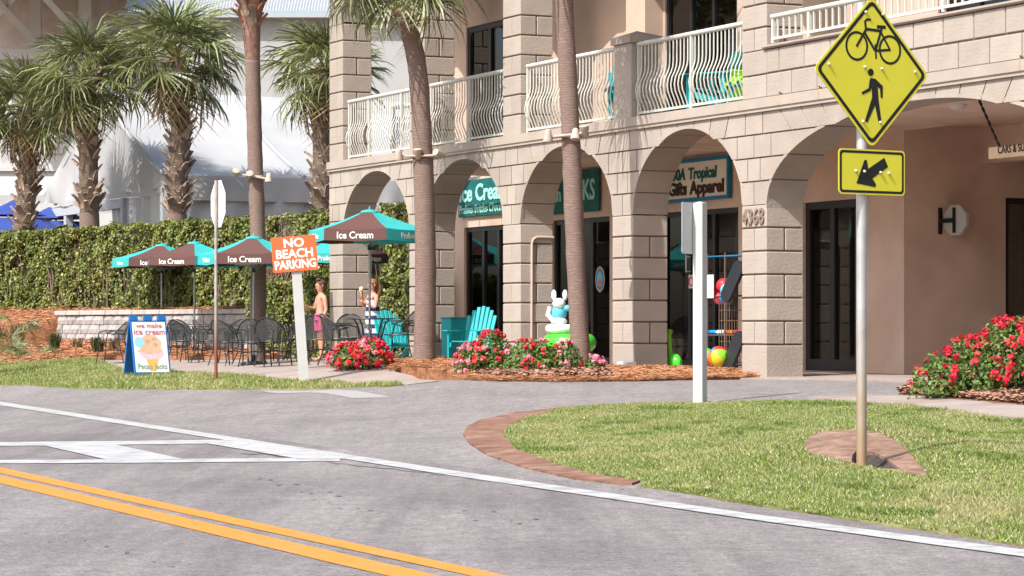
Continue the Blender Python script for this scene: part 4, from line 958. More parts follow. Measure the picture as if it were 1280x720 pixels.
# ornamental grasses and small fan palms on the bank
def tuft(label, px, py, n, L, m, seed):
    x, y = (px - 640) / F * 60.5, 60.5; z = float(bankz(np.array([x]), np.array([y]))[0]); v = at(px, py, 60.5); x = v.x
    z = v.z; root = thing('grass_tuft', label, 'plant', (x, 60.5, z), 0, 'grass tufts on the straw bank'); r = random.Random(seed); b = MB()
    for i in range(n):
        a = r.uniform(0, 6.28); l = L * r.uniform(.6, 1.1); s = r.uniform(.25, .75); p0 = Vector((r.uniform(-.1, .1), r.uniform(-.1, .1), 0)); d = Vector((math.cos(a), math.sin(a), 0)); w_ = Vector((-d.y, d.x, 0)) * .008
        q1 = p0 + d * l * s * .4 + Vector((0, 0, l * .6)); q2 = p0 + d * l * s + Vector((0, 0, l * (.75 - .3 * s)))
        b.add([p0 - w_, p0 + w_, q1 + w_, q1 - w_, q2], [(0, 1, 2, 3), (3, 2, 4)])
    b.build('blades', m, root); return root
M['tuft'] = mat('ornamental_grass', (.12, .115, .045), .7, isl=.5, transl=.2); M['tuft_dry'] = mat('dry_ornamental_grass', (.26, .17, .09), .8, isl=.4)
tuft('brownish grass tuft left of the block wall', 22, 432, 130, .75, 'tuft_dry', 1); tuft('dark green grass tuft at the left end of the block wall', 68, 436, 150, .55, 'tuft', 2)
tuft('low reddish grass tuft between two green tufts', 96, 434, 70, .32, 'tuft_dry', 3); tuft('dark green grass tuft before the middle of the visible block wall', 122, 440, 160, .5, 'tuft', 4); tuft('brown grass tuft beside the folding ice cream sign', 142, 437, 70, .4, 'tuft_dry', 5)
def dwarf(label, px, py, Z, n, sc, seed):
    c = at(px, py, Z); root = thing('dwarf_palm', label, 'plant', c, 0, 'dwarf palms at the left edge'); r = random.Random(seed)
    for i in range(n):
        o = ob('frond', r.choice(FR), root, (0, 0, .05)); o.rotation_euler = (r.uniform(-.4, .4), -R(r.uniform(5, 70)), r.uniform(0, 6.28)); o.scale = (sc, sc, sc); ob('stalk', ST, o)
dwarf('small fan palm on the straw bank at the left edge', 5, 440, 56, 9, .38, 1); dwarf('pale low fan palm at the edge of the grass strip', 14, 449, 53, 7, .28, 2); dwarf('single fan palm shoot standing on the straw bank', 16, 412, 62, 4, .42, 3); dwarf('flat green palm shoot lying beside the grass', 58, 446, 55, 3, .22, 4)
# ------------------------------------------------------------------ white tent, hall and navy parasols behind the hedge
C0 = at(205, 232, 68.8); TZ = 1.5
tent = thing('pavilion_tent', 'large white fabric pavilion tent with gable front behind the hedge', 'tent', (C0.x, C0.y, TZ), -AL)
EZ = C0.z - TZ; AZ = 7.51 - TZ; GW = 10.8; TL = 12.
def grid_face(name, fn, nu, nv, m, par):
    b = MB(); b.v = [tuple(fn(i / nu, j / nv)) for j in range(nv + 1) for i in range(nu + 1)]; b.f = [(j * (nu + 1) + i, j * (nu + 1) + i + 1, (j + 1) * (nu + 1) + i + 1, (j + 1) * (nu + 1) + i) for j in range(nv) for i in range(nu)]
    return b.build(name, m, par, True)
def slope_pt(i, j, side):
    y = TL * i; sag = -.10 * math.sin(math.pi * ((y / 3.75) % 1)) * math.sin(math.pi * j) - .22 * math.sin(math.pi * j)
    x0, x1 = (0, -GW / 2) if side else (-GW, -GW / 2); return (x0 + (x1 - x0) * j, y, EZ + .25 + (AZ - EZ - .25) * j + sag)
grid_face('roof_slope', lambda i, j: slope_pt(i, j, 1), 48, 12, 'fabric', tent); grid_face('roof_slope', lambda i, j: slope_pt(i, j, 0), 24, 8, 'fabric', tent)
def gab(i, j):
    x = -GW * i; top = AZ - (AZ - EZ - .25) * abs(i - .5) * 2; return (x, -.02 + .12 * math.sin(i * 26) * (1 - j) * j * 3 + .05 * math.sin(i * 61 + 1) * (1 - j), EZ - .05 + (top - EZ + .05) * j - .0)
grid_face('gable', gab, 60, 12, 'fabric', tent)
for t in (0, 3.75, 7.5, 11.2):
    MB().tube([Vector(slope_pt(t / TL, j / 8, 1)) + Vector((0, 0, .05)) for j in range(9)], .055, 6).build('rafter_seam', 'gutter', tent, True)
grid_face('valance', lambda i, j: (.03 + .05 * math.sin(i * 90) * (1 - j), TL * i, EZ - .35 + .62 * j), 120, 4, 'fabric', tent)
MB().box(-.06, .0, .0, TL, EZ - .06, EZ + .1).build('eave_beam', 'gutter', tent)
grid_face('gable_hem', lambda i, j: (-GW * i, -.06 + .05 * math.sin(i * 30), EZ - .16 + .14 * j), 60, 2, 'fabric', tent)
MB().box(-GW, -3.4, -.05, .06, EZ - .42, EZ - .18).build('gable_beam', 'gutter', tent)
for x in (-.1, -3.4, -6.2, -8.6, -10.7): MB().box(x - .11, x + .11, -.04, .16, 0, EZ - .17).build('post', 'gutter', tent)
for y in (4.05, 8.1, 12): MB().box(-.2, -.02, y - .08, y + .08, 0, EZ - .06).build('post', 'gutter', tent)
grid_face('side_panel', lambda i, j: (-.10 + .07 * math.sin(i * 55) + .04 * math.sin(i * 131), TL * i, (EZ - .3) * j), 140, 3, 'fabric_wall', tent)
grid_face('end_panel', lambda i, j: (-.2 - 3.1 * i, .05 + .08 * math.sin(i * 22) + .04 * math.sin(i * 51), (EZ - .2) * j), 50, 3, 'fabric_wall', tent)
grid_face('tied_curtain', lambda i, j: (-3.5 - 1.0 * i * (.35 + .65 * abs(j - .35) ** .7), .05 + .06 * math.sin(i * 30), (EZ - .4) * j), 20, 10, 'fabric_wall', tent)
grid_face('inner_panel', lambda i, j: (-12 + 12 * i, 6 + .1 * math.sin(i * 40), EZ * j), 40, 3, 'grey_wall', tent)
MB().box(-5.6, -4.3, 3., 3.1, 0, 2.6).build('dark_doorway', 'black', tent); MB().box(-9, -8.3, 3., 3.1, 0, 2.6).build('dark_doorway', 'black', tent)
# big hall
HZ = 96.
hall = thing('white_hall', 'big white hall with timber brackets and metal roof behind the tent', 'building', (at(-60, 400, HZ).x, HZ, .5)); hx = hall.location.x
def hpt(px, py, Z=HZ): p = at(px, py, Z); return p.x - hx, p.z - .5
xl, xr = hpt(-60, 0)[0], hpt(600, 0)[0]; zt = hpt(0, 20)[1]; xm = hpt(150, 0)[0]; ztm = hpt(0, 75)[1]
wins = []
for wx, wy, ww, wh in ((65, 168, 19, 38), (19, 183, 13, 42), (8, 150, 20, 14)):
    a, t_ = hpt(wx - ww / 2, wy - wh / 2); c, b_ = hpt(wx + ww / 2, wy + wh / 2); wins.append((a, c, b_, t_))
lowerw = wall_with_holes('lower_wall', xl, xm, -.5, ztm, 0, wins, 'white_wall', .3, hall)
for a, c, b_, t_ in wins:
    wn = MB().box(a, c, .12, .14, b_, t_).build('window', 'glass', hall); MB().box(a, c, .5, .52, b_, t_).build('dark_backing', 'dark', wn)  # near-black panel set behind the window pane
    MB().tube([(a, .02, b_), (c, .02, t_)], .07, 4).build('cross_bar', 'white_wall', wn); MB().tube([(a, .02, t_), (c, .02, b_)], .07, 4).build('cross_bar', 'white_wall', wn)
    MB().box(a - .12, c + .12, -.08, -.002, b_ - .14, b_).build('sill', 'white_wall', wn); MB().box(a - .14, a - .002, -.05, -.003, b_, t_ + .1).box(c + .002, c + .14, -.05, -.003, b_, t_ + .1).build('casing', 'white_wall', wn)
MB().box(xl, xm, -.12, -.004, hpt(0, 214)[1], hpt(0, 209)[1]).build('ledge', 'white_wall', hall)
MB().box(xl, xm + .1, -.3, .4, ztm, ztm + .35).build('beam', 'white_wall', hall)
MB().box(xl, xm, 1.8, 2, ztm + .35, zt + 1).build('porch_wall', 'soffit', hall)
MB().box(xm, xr, .0, .3, -.5, zt).build('main_wall', 'grey_wall', hall)
MB().box(xl, xm, -4.6, 1.8, zt + .75, zt + .9).build('eave_soffit', 'soffit', hall)
MB().box(xl, xm + .2, -4.8, -4.6, zt + .62, zt + .98).build('gutter', 'gutter', hall)
for bx, d in ((52, 1), (-10, 1)):
    a = hpt(bx, 0)[0]; MB().tube([(a + 1.6, .1, ztm + .5), (a + .3, -4.2, zt + .72)], .14, 4).build('brace', 'white_wall', hall); MB().tube([(a - 2.0, .1, ztm + 1.0), (a + .3, -4.2, zt + .7)], .12, 4).build('brace', 'white_wall', hall); MB().box(a + 1.3, a + 1.7, -.1, .25, ztm + .35, zt + .74).build('porch_post', 'white_wall', hall)
def ribbed(name, x0, x1, y0, z0, y1, z1, n):
    b = MB(); P = []
    for i in range(n + 1):
        x = x0 + (x1 - x0) * i / n; h_ = .09 if i % 2 else 0; P += [(x, y0, z0 + h_), (x, y1, z1 + h_)]
    b.add(P, [(2 * i, 2 * i + 2, 2 * i + 3, 2 * i + 1) for i in range(n)]); b.build(name, 'roof_metal', hall)
ribbed('metal_roof', xl, xm + .2, -4.9, zt + .99, 6, zt + 4.6, 260); ribbed('metal_roof', xm + .2, xr, -.5, zt + .1, 10, zt + 5.5, 240)
MB().box(xm, xr, -.5, 0, zt - .1, zt + .05).build('eave', 'gutter', hall)
# scalloped awning and navy parasols at the left edge
aw = thing('scalloped_awning', 'white awning with scalloped edge above the navy parasols', 'awning', at(100, 255, 84)); 
grid_face('canopy', lambda i, j: (-3.4 + 3.2 * i, -1.5 * (1 - j), .2 + .62 * j), 20, 4, 'fabric', aw)
for i in range(11): MB().prism([(0, 0), (.29, 0), (.29, -.16), (.22, -.25), (.145, -.28), (.07, -.25), (0, -.16)], 0, .01, lambda a_, b_, t: (a_ - 3.4 + .292 * i, -1.5 + t, b_ + .2)).build('scallop', 'fabric', aw)
MB().tube([(-3.4, 0, .8), (-.2, 0, .8)], .04, 6).build('rear_bar', 'gutter', aw); MB().box(-3.4, -3.3, -.05, .05, -3, .8).build('post', 'gutter', aw); MB().box(-.3, -.2, -.05, .05, -3, .8).build('post', 'gutter', aw)
def navy(label, px, ytop, Z, rad):
    c = at(px, ytop, Z); root = thing('navy_parasol', label, 'umbrella', (c.x, c.y, 1.5), R(15), 'navy parasols behind the hedge'); hz = c.z - 1.5
    MB().tube([(0, 0, 0), (0, 0, hz)], .03, 8).build('pole', 'pole', root)
    for k in range(8):
        a0, a1 = R(45 * k), R(45 * k + 45); f = lambda r_, a, z: (r_ * math.cos(a), r_ * math.sin(a), z)
        MB().add([f(.04, a0, hz), f(.04, a1, hz), f(rad * .55, a1, hz - .42), f(rad * .55, a0, hz - .42)], [(0, 1, 2, 3)]).add([f(rad * .5, a0, hz - .50), f(rad * .5, a1, hz - .50), f(rad, a1, hz - .95), f(rad, a0, hz - .95), f(rad, a0, hz - 1.15), f(rad, a1, hz - 1.15)], [(0, 1, 2, 3), (3, 2, 5, 4)]).build('canopy_panel', 'navy', root)
navy('navy blue two-tier parasol at the left edge above the hedge', 18, 250, 74, 1.6); navy('navy blue two-tier parasol between the two left palm trunks', 70, 255, 78, 1.5)
# ------------------------------------------------------------------ traffic signs
def rounded(poly, r, n=5):
    out = []; m = len(poly)
    for i in range(m):
        p, a, c = Vector(poly[i]), Vector(poly[i - 1]), Vector(poly[(i + 1) % m]); u = (a - p).normalized(); v_ = (c - p).normalized(); half = math.acos(max(-1, min(1, u.dot(v_)))) / 2; d = r / math.tan(half)
        s, e = p + u * d, p + v_ * d; cen = p + (u + v_).normalized() * (r / math.sin(half)); a0 = math.atan2(s.y - cen.y, s.x - cen.x); a1 = math.atan2(e.y - cen.y, e.x - cen.x); da = (a1 - a0 + math.pi) % (2 * math.pi) - math.pi
        out += [(cen.x + r * math.cos(a0 + da * k / n), cen.y + r * math.sin(a0 + da * k / n)) for k in range(n + 1)]
    return out
PL = lambda y0: (lambda a, b, t: (a, y0 - t, b))
def ringp(b, o_, i_, y):                                    # flat printed ring 1 mm proud of the plate
    n = len(o_); b.add([(p[0], y, p[1]) for p in o_] + [(p[0], y, p[1]) for p in i_] + [(p[0], y + .0008, p[1]) for p in o_] + [(p[0], y + .0008, p[1]) for p in i_],
      [(k, (k + 1) % n, n + (k + 1) % n, n + k) for k in range(n)] + [(k, (k + 1) % n, 2 * n + (k + 1) % n, 2 * n + k) for k in range(n)]); return b
def grad_mat(name, top, bot, z0, z1, metal):
    m = mat(name, top, .5, metal=metal, var=.15, scale=7); n = m.node_tree.nodes; l = m.node_tree.links; tc = n.new('ShaderNodeTexCoord'); sx_ = n.new('ShaderNodeSeparateXYZ'); l.new(tc.outputs['Object'], sx_.inputs[0]); nz = n.new('ShaderNodeTexNoise'); nz.inputs['Scale'].default_value = 3; l.new(tc.outputs['Object'], nz.inputs['Vector']); ad = n.new('ShaderNodeMath'); l.new(sx_.outputs[2], ad.inputs[0]); l.new(nz.outputs[0], ad.inputs[1])
    mr = n.new('ShaderNodeMapRange'); mr.inputs[1].default_value = z0; mr.inputs[2].default_value = z1; l.new(ad.outputs[0], mr.inputs[0]); mx = n.new('ShaderNodeMix'); mx.data_type = 'RGBA'; b_ = n['Principled BSDF']; src = b_.inputs['Base Color'].links[0].from_socket; l.new(mr.outputs[0], mx.inputs[0]); mx.inputs[6].default_value = (*bot, 1); l.new(src, mx.inputs[7]); l.new(mx.outputs[2], b_.inputs['Base Color']); return m
M['postgrad'] = grad_mat('rust_stained_steel', (.42, .43, .43), (.36, .23, .12), .4, 1.7, .45)
PB = gpx(1077, 19.2); PHI = R(34)
sp = thing('crossing_sign', 'yellow-green diamond bicycle and pedestrian sign on a round steel post', 'sign', (PB.x, PB.y, PB.z), PHI); z0 = PB.z
MB().tube([(0, 0, -.2), (0, 0, 3.38 - z0)], .036, 14).build('post', 'postgrad', sp, True)
ox = .055; zc = 2.895 - z0; yf = -.046
hd = .530; dia = rounded([(ox, zc - hd), (ox + hd, zc), (ox, zc + hd), (ox - hd, zc)], .05)
pl = MB().prism(dia, 0, .004, PL(yf + .004)).build('diamond_plate', 'yg', sp)
b = MB(); ringp(b, rounded([(ox, zc - hd + .024), (ox + hd - .024, zc), (ox, zc + hd - .024), (ox - hd + .024, zc)], .042), rounded([(ox, zc - hd + .060), (ox + hd - .060, zc), (ox, zc + hd - .060), (ox - hd + .060, zc)], .028), yf - .001); b.build('black_border', 'sign_black', pl)
def S4(x, y, sk=0.055):
    a = (920 + x / 3.556 - 1091) * .0070; bb = (90 - y / 3.556) * .00565; return ox + a, zc + bb + a * sk
def stroke(b, p, q, w, y):
    p, q = Vector(p), Vector(q); d = (q - p).normalized(); n = Vector((-d.y, d.x)) * w / 2; b.prism([tuple(p + n - d * w * .3), tuple(p - n - d * w * .3), tuple(q - n + d * w * .3), tuple(q + n + d * w * .3)], 0, .0008, PL(y))
b = MB(); ys = yf - .0012
for c, k in (((537, 205), 0), ((692, 222), 0)):
    c = S4(*c); ringp(b, [(c[0] + .104 * math.cos(t * math.pi / 14), c[1] + .104 * math.sin(t * math.pi / 14)) for t in range(28)], [(c[0] + .086 * math.cos(t * math.pi / 14), c[1] + .086 * math.sin(t * math.pi / 14)) for t in range(28)], ys)
b.build('bicycle_wheels', 'sign_black', pl)
b = MB()
for i, (p, q, w_) in enumerate([((537, 205), (578, 135), .015), ((580, 138), (575, 98), .014), ((575, 98), (584, 89), .013), ((584, 89), (600, 90), .013), ((580, 131), (646, 139), .016), ((574, 148), (620, 222), .016), ((654, 125), (624, 225), .016), ((624, 226), (692, 222), .014), ((648, 142), (692, 222), .013), ((635, 121), (668, 123), .020), ((623, 200), (627, 258), .012)]):
    stroke(b, S4(*p), S4(*q), w_ * 1.25, ys + i * .00008)
b.build('bicycle_frame', 'sign_black', pl)
b = MB(); c = S4(602, 320); b.prism([(c[0] + .026 * math.cos(t * .4488), c[1] + .026 * math.sin(t * .4488)) for t in range(14)], 0, .0008, PL(ys))
b.prism([S4(*p) for p in [(600, 345), (622, 348), (658, 380), (657, 433), (648, 432), (645, 393), (634, 384), (638, 440), (651, 533), (638, 540), (622, 465), (586, 540), (574, 533), (608, 430), (606, 388), (600, 402), (562, 418), (559, 407), (592, 389), (596, 358)]], 0, .0008, PL(ys)); b.build('pedestrian_symbol', 'sign_black', pl)
for p in [(578, 57), (658, 66), (408, 284), (573, 297), (653, 305), (811, 320), (565, 535), (645, 540)]:
    a, c = S4(*p); MB().lathe([(.011, 0), (.011, .006), (.007, .014), (.002, .017)], 8, T=Matrix.Translation((a, yf - .001, c)) @ Matrix.Rotation(R(90), 4, 'X')).build('bolt', 'bolt', pl, True)
zp = 1.1 + (413 - 215.3) / 179.7 - z0; hw_, hh_ = .305, .1575
ar = MB().prism(rounded([(ox - hw_, zp - hh_), (ox + hw_, zp - hh_), (ox + hw_, zp + hh_), (ox - hw_, zp + hh_)], .03), 0, .004, PL(yf + .004)).build('arrow_plate', 'yg', sp)
b = MB(); rr = lambda k, r_: rounded([(ox - hw_ + k, zp - hh_ + k), (ox + hw_ - k, zp - hh_ + k), (ox + hw_ - k, zp + hh_ - k), (ox - hw_ + k, zp + hh_ - k)], r_)
ringp(b, rr(.011, .026), rr(.029, .016), yf - .001); b.build('black_border', 'sign_black', ar)
def S8(x, y): return ox + (x - 565) / 8 * .00668, zp - (y - 362) / 8 * .00552
MB().prism([S8(*p) for p in [(393, 480), (478, 248), (492, 238), (508, 246), (521, 330), (700, 210), (742, 302), (568, 425), (608, 482), (604, 505), (590, 510)]], 0, .0008, PL(ys)).build('black_arrow', 'sign_black', ar)
for p in [(385, 356), (478, 358), (656, 362), (749, 366)]:
    a, c = S8(*p); MB().lathe([(.011, 0), (.011, .006), (.007, .014), (.002, .017)], 8, T=Matrix.Translation((a, yf - .001, c)) @ Matrix.Rotation(R(90), 4, 'X')).build('bolt', 'bolt', ar, True)
# white timber post with the back of a sign
v = gpx(875, 29.6); k = F / 29.6; ht = 1.1 + (413 - 254) / k - v.z
wp = thing('sign_post', 'white square timber post with a grey sign seen from the edge', 'sign', v, R(-32))
MB().cbox(-.058, .058, -.058, .058, -.2, ht, .006).build('post', 'white_post', wp); MB().add([(-.058, -.058, ht), (.058, -.058, ht), (.058, .058, ht), (-.058, .058, ht), (0, 0, ht + .02)], [(0, 1, 4), (1, 2, 4), (2, 3, 4), (3, 0, 4)]).build('post_cap', 'white_post', wp)
MB().prism(rounded([(-.29, ht - .545), (.058, ht - .545), (.058, ht + .005), (-.29, ht + .005)], .02), 0, .004, lambda a, b_, t: (-.062 - t, a, b_)).build('sign_plate', 'alu', wp)
MB().lathe([(.01, 0), (.01, .01)], 8, T=Matrix.Translation((-.06, -.15, ht - .1)) @ Matrix.Rotation(R(90), 4, 'Y')).build('bolt', 'bolt', wp)
# NO BEACH PARKING
v = gpv(380, 478); k = F / v.y; nb = thing('parking_sign', 'orange NO BEACH PARKING board on a leaning white post', 'sign', v, R(6))
topx = (368 - 380) / k; tz = 1.1 + (413 - 300) / k - v.z
MB().box(-.075, .075, -.06, .06, -.15, tz, T=Matrix.Shear('XY', 4, (0, 0)) if False else Matrix(((1, 0, topx / tz, 0), (0, 1, 0, 0), (0, 0, 1, 0), (0, 0, 0, 1)))).build('post', 'white_post', nb)
sc_z = 1.1 + (413 - 317.5) / k - v.z; sx = (368 - 380) / k
pn = ob('board', MB().cbox(-.345, .345, -.012, .012, -.27, .27, .003).mesh('board', 'orange_sign'), nb, (sx, -.075, sc_z)); pn.rotation_euler = (0, -R(5), 0)
for i, (s, dz) in enumerate((('NO', .165), ('BEACH', 0.0), ('PARKING', -.165))):
    o = lettering(s, .185, 'text_white', pn, 0, -.0135, dz, bold=.006, extrude=.001, xs=(1.1, 1.0, .83)[i])
for dz in (.25, -.25): MB().lathe([(.012, 0), (.008, .008)], 8, T=Matrix.Translation((0, -.012, dz)) @ Matrix.Rotation(R(90), 4, 'X')).build('bolt', 'bolt', pn)
# back of an octagonal sign on a rusty pole
v = gpv(270, 476); k = F / v.y; ss = thing('octagon_sign', 'grey back of an octagonal sign on a rusty-footed pole', 'sign', v, R(-66)); zt_ = 1.1 + (413 - 255) / k - v.z
M['rustpole'] = mat('rusty_pole', (.36, .33, .30), .6, metal=.3, var=.2, scale=6); 
tp = MB().tube([(0, 0, -.1), (0, .0, zt_ + .38)], .028, 10).build('post', 'rustpole', ss, True); tp.rotation_euler = (0, 0, 0)
n_ = M['rustpole'].node_tree.nodes; l_ = M['rustpole'].node_tree.links; tc = n_.new('ShaderNodeTexCoord'); sx_ = n_.new('ShaderNodeSeparateXYZ'); l_.new(tc.outputs['Object'], sx_.inputs[0]); mr = n_.new('ShaderNodeMapRange'); mr.inputs[1].default_value = .5; mr.inputs[2].default_value = 1.15; l_.new(sx_.outputs[2], mr.inputs[0])
mx = n_.new('ShaderNodeMix'); mx.data_type = 'RGBA'; src = n_['Principled BSDF'].inputs['Base Color'].links[0].from_socket; l_.new(mr.outputs[0], mx.inputs[0]); mx.inputs[6].default_value = (.22, .085, .05, 1); l_.new(src, mx.inputs[7]); l_.new(mx.outputs[2], n_['Principled BSDF'].inputs['Base Color'])
oc_ = [(.41 * math.cos(R(22.5 + 45 * i)), zt_ + .41 * math.sin(R(22.5 + 45 * i))) for i in range(8)]
MB().prism(oc_, 0, .004, lambda a, b_, t: (a, .034 + t, b_)).build('sign_plate', 'alu', ss)
for dz in (-.28, .28): MB().lathe([(.014, 0), (.014, .012)], 6, T=Matrix.Translation((0, .034, zt_ + dz)) @ Matrix.Rotation(R(90), 4, 'X')).build('bolt', 'bolt', ss)
# folding ice cream board
v = gpv(184, 470); k = F / v.y; ab = thing('sandwich_board', 'blue folding sidewalk board with an ice cream cone poster', 'sign', v, R(27)); hb_ = 78 / k; wb = .335
for sgn, nm in ((-1, 'front_panel'), (1, 'rear_panel')):
    T = Matrix.Translation((0, 0, hb_ - .03)) @ Matrix.Rotation(sgn * R(15.5), 4, 'X') @ Matrix.Translation((0, 0, -hb_))
    if sgn < 0: Tf = T
    b = MB(); b.cbox(-wb, wb, -.018, .018, 0.02, hb_ - .10, .006, T); o = b.build(nm, 'blue_plastic', ab)
    for a0, a1 in ((-wb, -wb * .55), (-wb * .22, wb * .22), (wb * .55, wb)): MB().cbox(a0, a1, -.02, .02, hb_ - .102, hb_ + .0, .006, T).build('hinge_lug', 'blue_plastic', o)
    MB().cbox(-wb + .02, -wb + .09, -.02, .02, -.005, .02, .004, T).build('foot', 'blue_plastic', o); MB().cbox(wb - .09, wb - .02, -.02, .02, -.005, .02, .004, T).build('foot', 'blue_plastic', o)
pf = MB().box(-wb + .03, wb - .03, -.021, -.0185, .06, hb_ - .13, Tf).build('poster', 'poster', ab); pz0, pz1 = .06, hb_ - .13; ph = pz1 - pz0
def pr(name, poly, m, lv): MB().prism([(-wb + .03 + a * (2 * wb - .06), pz0 + c * ph) for a, c in poly], 0, .0008, lambda a, b_, t: Tf @ Vector((a, -.0215 - lv * .0009 - t, b_))).build(name, m, pf)
def blob(cx, cy, rx, ry, a0=0, a1=360, n=22, w_=.06, f=7): return [(cx + rx * (1 + w_ * math.sin(f * R(a0 + (a1 - a0) * i / n))) * math.cos(R(a0 + (a1 - a0) * i / n)), cy + ry * (1 + w_ * math.sin(f * R(a0 + (a1 - a0) * i / n))) * math.sin(R(a0 + (a1 - a0) * i / n))) for i in range(n)]
pr('printed_cone', [(.32, .30), (.74, .30), (.60, .02), (.44, .02)], 'ice_cone', 0); pr('printed_scoop', blob(.52, .36, .37, .115, f=5), 'ice_pink', 1); pr('printed_scoop', blob(.50, .56, .33, .19), 'ice_tan', 2); pr('printed_scoop', blob(.47, .43, .36, .06, f=6, w_=.12), 'ice_tan', 3); pr('printed_balloon', blob(.17, .60, .15, .10, w_=0), 'p_blue', 4)
for i, (cx, cy, rx, ry) in enumerate(((.42, .62, .07, .025), (.60, .66, .06, .02), (.66, .54, .05, .03))): pr('printed_ripple', blob(cx, cy, rx, ry), 'cardboard', 5)
for s, cz, m_, sz, xs in (('we make', .925, 'p_red', .115, 1.15), ('ice cream', .80, 'p_red', .15, 1.0), ('Pecan Jacks', .11, 'p_green', .135, .88)):
    me = text_mesh(s, sz, m_, extrude=.0006, bold=.0025, xs=xs); me.transform(Tf @ Matrix.Translation((0, -.028, pz0 + cz * ph)) @ UP); ob('lettering', me, pf)
# ------------------------------------------------------------------ umbrellas, tables, chairs
def umbrella(label, px, ytop, Z, rad, rot, tilt=0.):
    gpt = gpx(px, Z); ztop = 1.1 + (413 - ytop) * Z / F - gpt.z; root = thing('patio_umbrella', label, 'umbrella', gpt, R(rot), 'teal and brown patio umbrellas')
    MB().tube([(0, 0, .05), (0, 0, ztop - .06)], .021, 10).build('pole', 'pole', root, True)
    MB().lathe([(.24, 0), (.25, .03), (.22, .06), (.05, .085), (.035, .2), (.03, .2)], 20).build('base', 'fblack', root, True)
    MB().lathe([(.03, ztop - .05), (.035, ztop - .02), (.015, ztop + .02), (.012, ztop + .05), (.002, ztop + .06)], 10).build('finial', 'teal', root, True)
    zr = ztop - .33; hub = ztop - .62
    for i in range(6):
        a0, a1 = R(60 * i - 90), R(60 * i - 30); n = 6; P = []
        for j in range(n + 1):
            f = j / n; rr_ = .10 + (rad - .10) * f; zz = ztop - .025 - (.34 - .025) * f - .025 * math.sin(math.pi * f)
            for q in range(5):
                w_ = q / 4; p = Vector((rr_ * math.cos(a0), rr_ * math.sin(a0), zz)).lerp(Vector((rr_ * math.cos(a1), rr_ * math.sin(a1), zz)), w_); p.z -= .022 * math.sin(math.pi * w_) * f; P.append(p)
        b = MB(); fs = [(j * 5 + q, j * 5 + q + 1, j * 5 + 6 + q, j * 5 + 5 + q) for j in range(n) for q in range(4)]; lo = len(P)
        P += [p + Vector((p.x * .012, p.y * .012, -.19 + .006 * (k_ % 2))) for k_, p in enumerate(P[-5:])]; fs += [(lo - 5 + q, lo - 4 + q, lo + 1 + q, lo + q) for q in range(4)]
        b.add(P, fs); col = 'brown' if i % 2 == 0 else 'teal'; pn_ = b.build('canopy_panel', col, root, True); 
        mid = (P[lo - 3] + P[lo + 2]) / 2; am = (a0 + a1) / 2
        lt = lettering('Ice Cream' if i % 2 == 0 else 'Pralines', .155 if i % 2 == 0 else .13, 'text_white', pn_, mid.x + math.cos(am) * .012, mid.y + math.sin(am) * .012, mid.z, rz=am + R(90), bold=.003, extrude=.001, xs=.95)
        MB().tube([(.03 * math.cos(a0), .03 * math.sin(a0), ztop - .07), (rad * .985 * math.cos(a0), rad * .985 * math.sin(a0), ztop - .36)], .008, 4).build('rib', 'pole', root); MB().tube([(.03 * math.cos(a0), .03 * math.sin(a0), hub), (rad * .55 * math.cos(a0), rad * .55 * math.sin(a0), ztop - .24)], .006, 4).build('strut', 'pole', root)
    b = MB(); b.lathe([(.16, ztop - .05), (.14, ztop - .02), (.03, ztop + .005)], 12); b.build('vent_cap', 'teal', root, True)
    MB().lathe([(.035, hub - .05), (.035, hub + .03)], 10).build('runner_hub', 'fblack', root)
    return root
def arot(a): return a + 30 + 30                              # a: image angle of the brown panel's left rib
umbrella('teal and brown umbrella furthest left in the patio', 202, 305, 63.5, 1.14, -33); umbrella('teal and brown umbrella second from the left, behind the rusty pole', 243, 302, 60, 1.12, -53); umbrella('teal and brown umbrella beside the smooth palm trunk', 317, 295, 51.0, 1.04, -35)
umbrella('teal and brown umbrella half hidden behind the orange board', 418, 296, 55.5, 1.08, 25); umbrella('teal and brown umbrella furthest right, before the end arch', 462, 262, 45.6, 1.04, -42)
def make_table(label, loc, rz=0):
    t = thing('patio_table', label, 'table', loc, rz, 'black metal patio tables'); MB().torus(.385, .012, 28, 6, T=Matrix.Translation((0, 0, .72))).build('rim', 'fblack', t, True); MB().lathe([(.38, .715), (.38, .722)], 28).build('table_top', 'mesh', t)
    for i in range(4):
        a = R(45 + 90 * i); c, s = math.cos(a), math.sin(a); MB().tube([(.34 * c, .34 * s, .71), (.27 * c, .27 * s, .62), (.20 * c, .20 * s, .40), (.24 * c, .24 * s, .18), (.33 * c, .33 * s, 0)], .013, 6).build('leg', 'fblack', t, True)
    MB().torus(.20, .010, 20, 6, T=Matrix.Translation((0, 0, .38))).build('brace_ring', 'fblack', t, True); return t
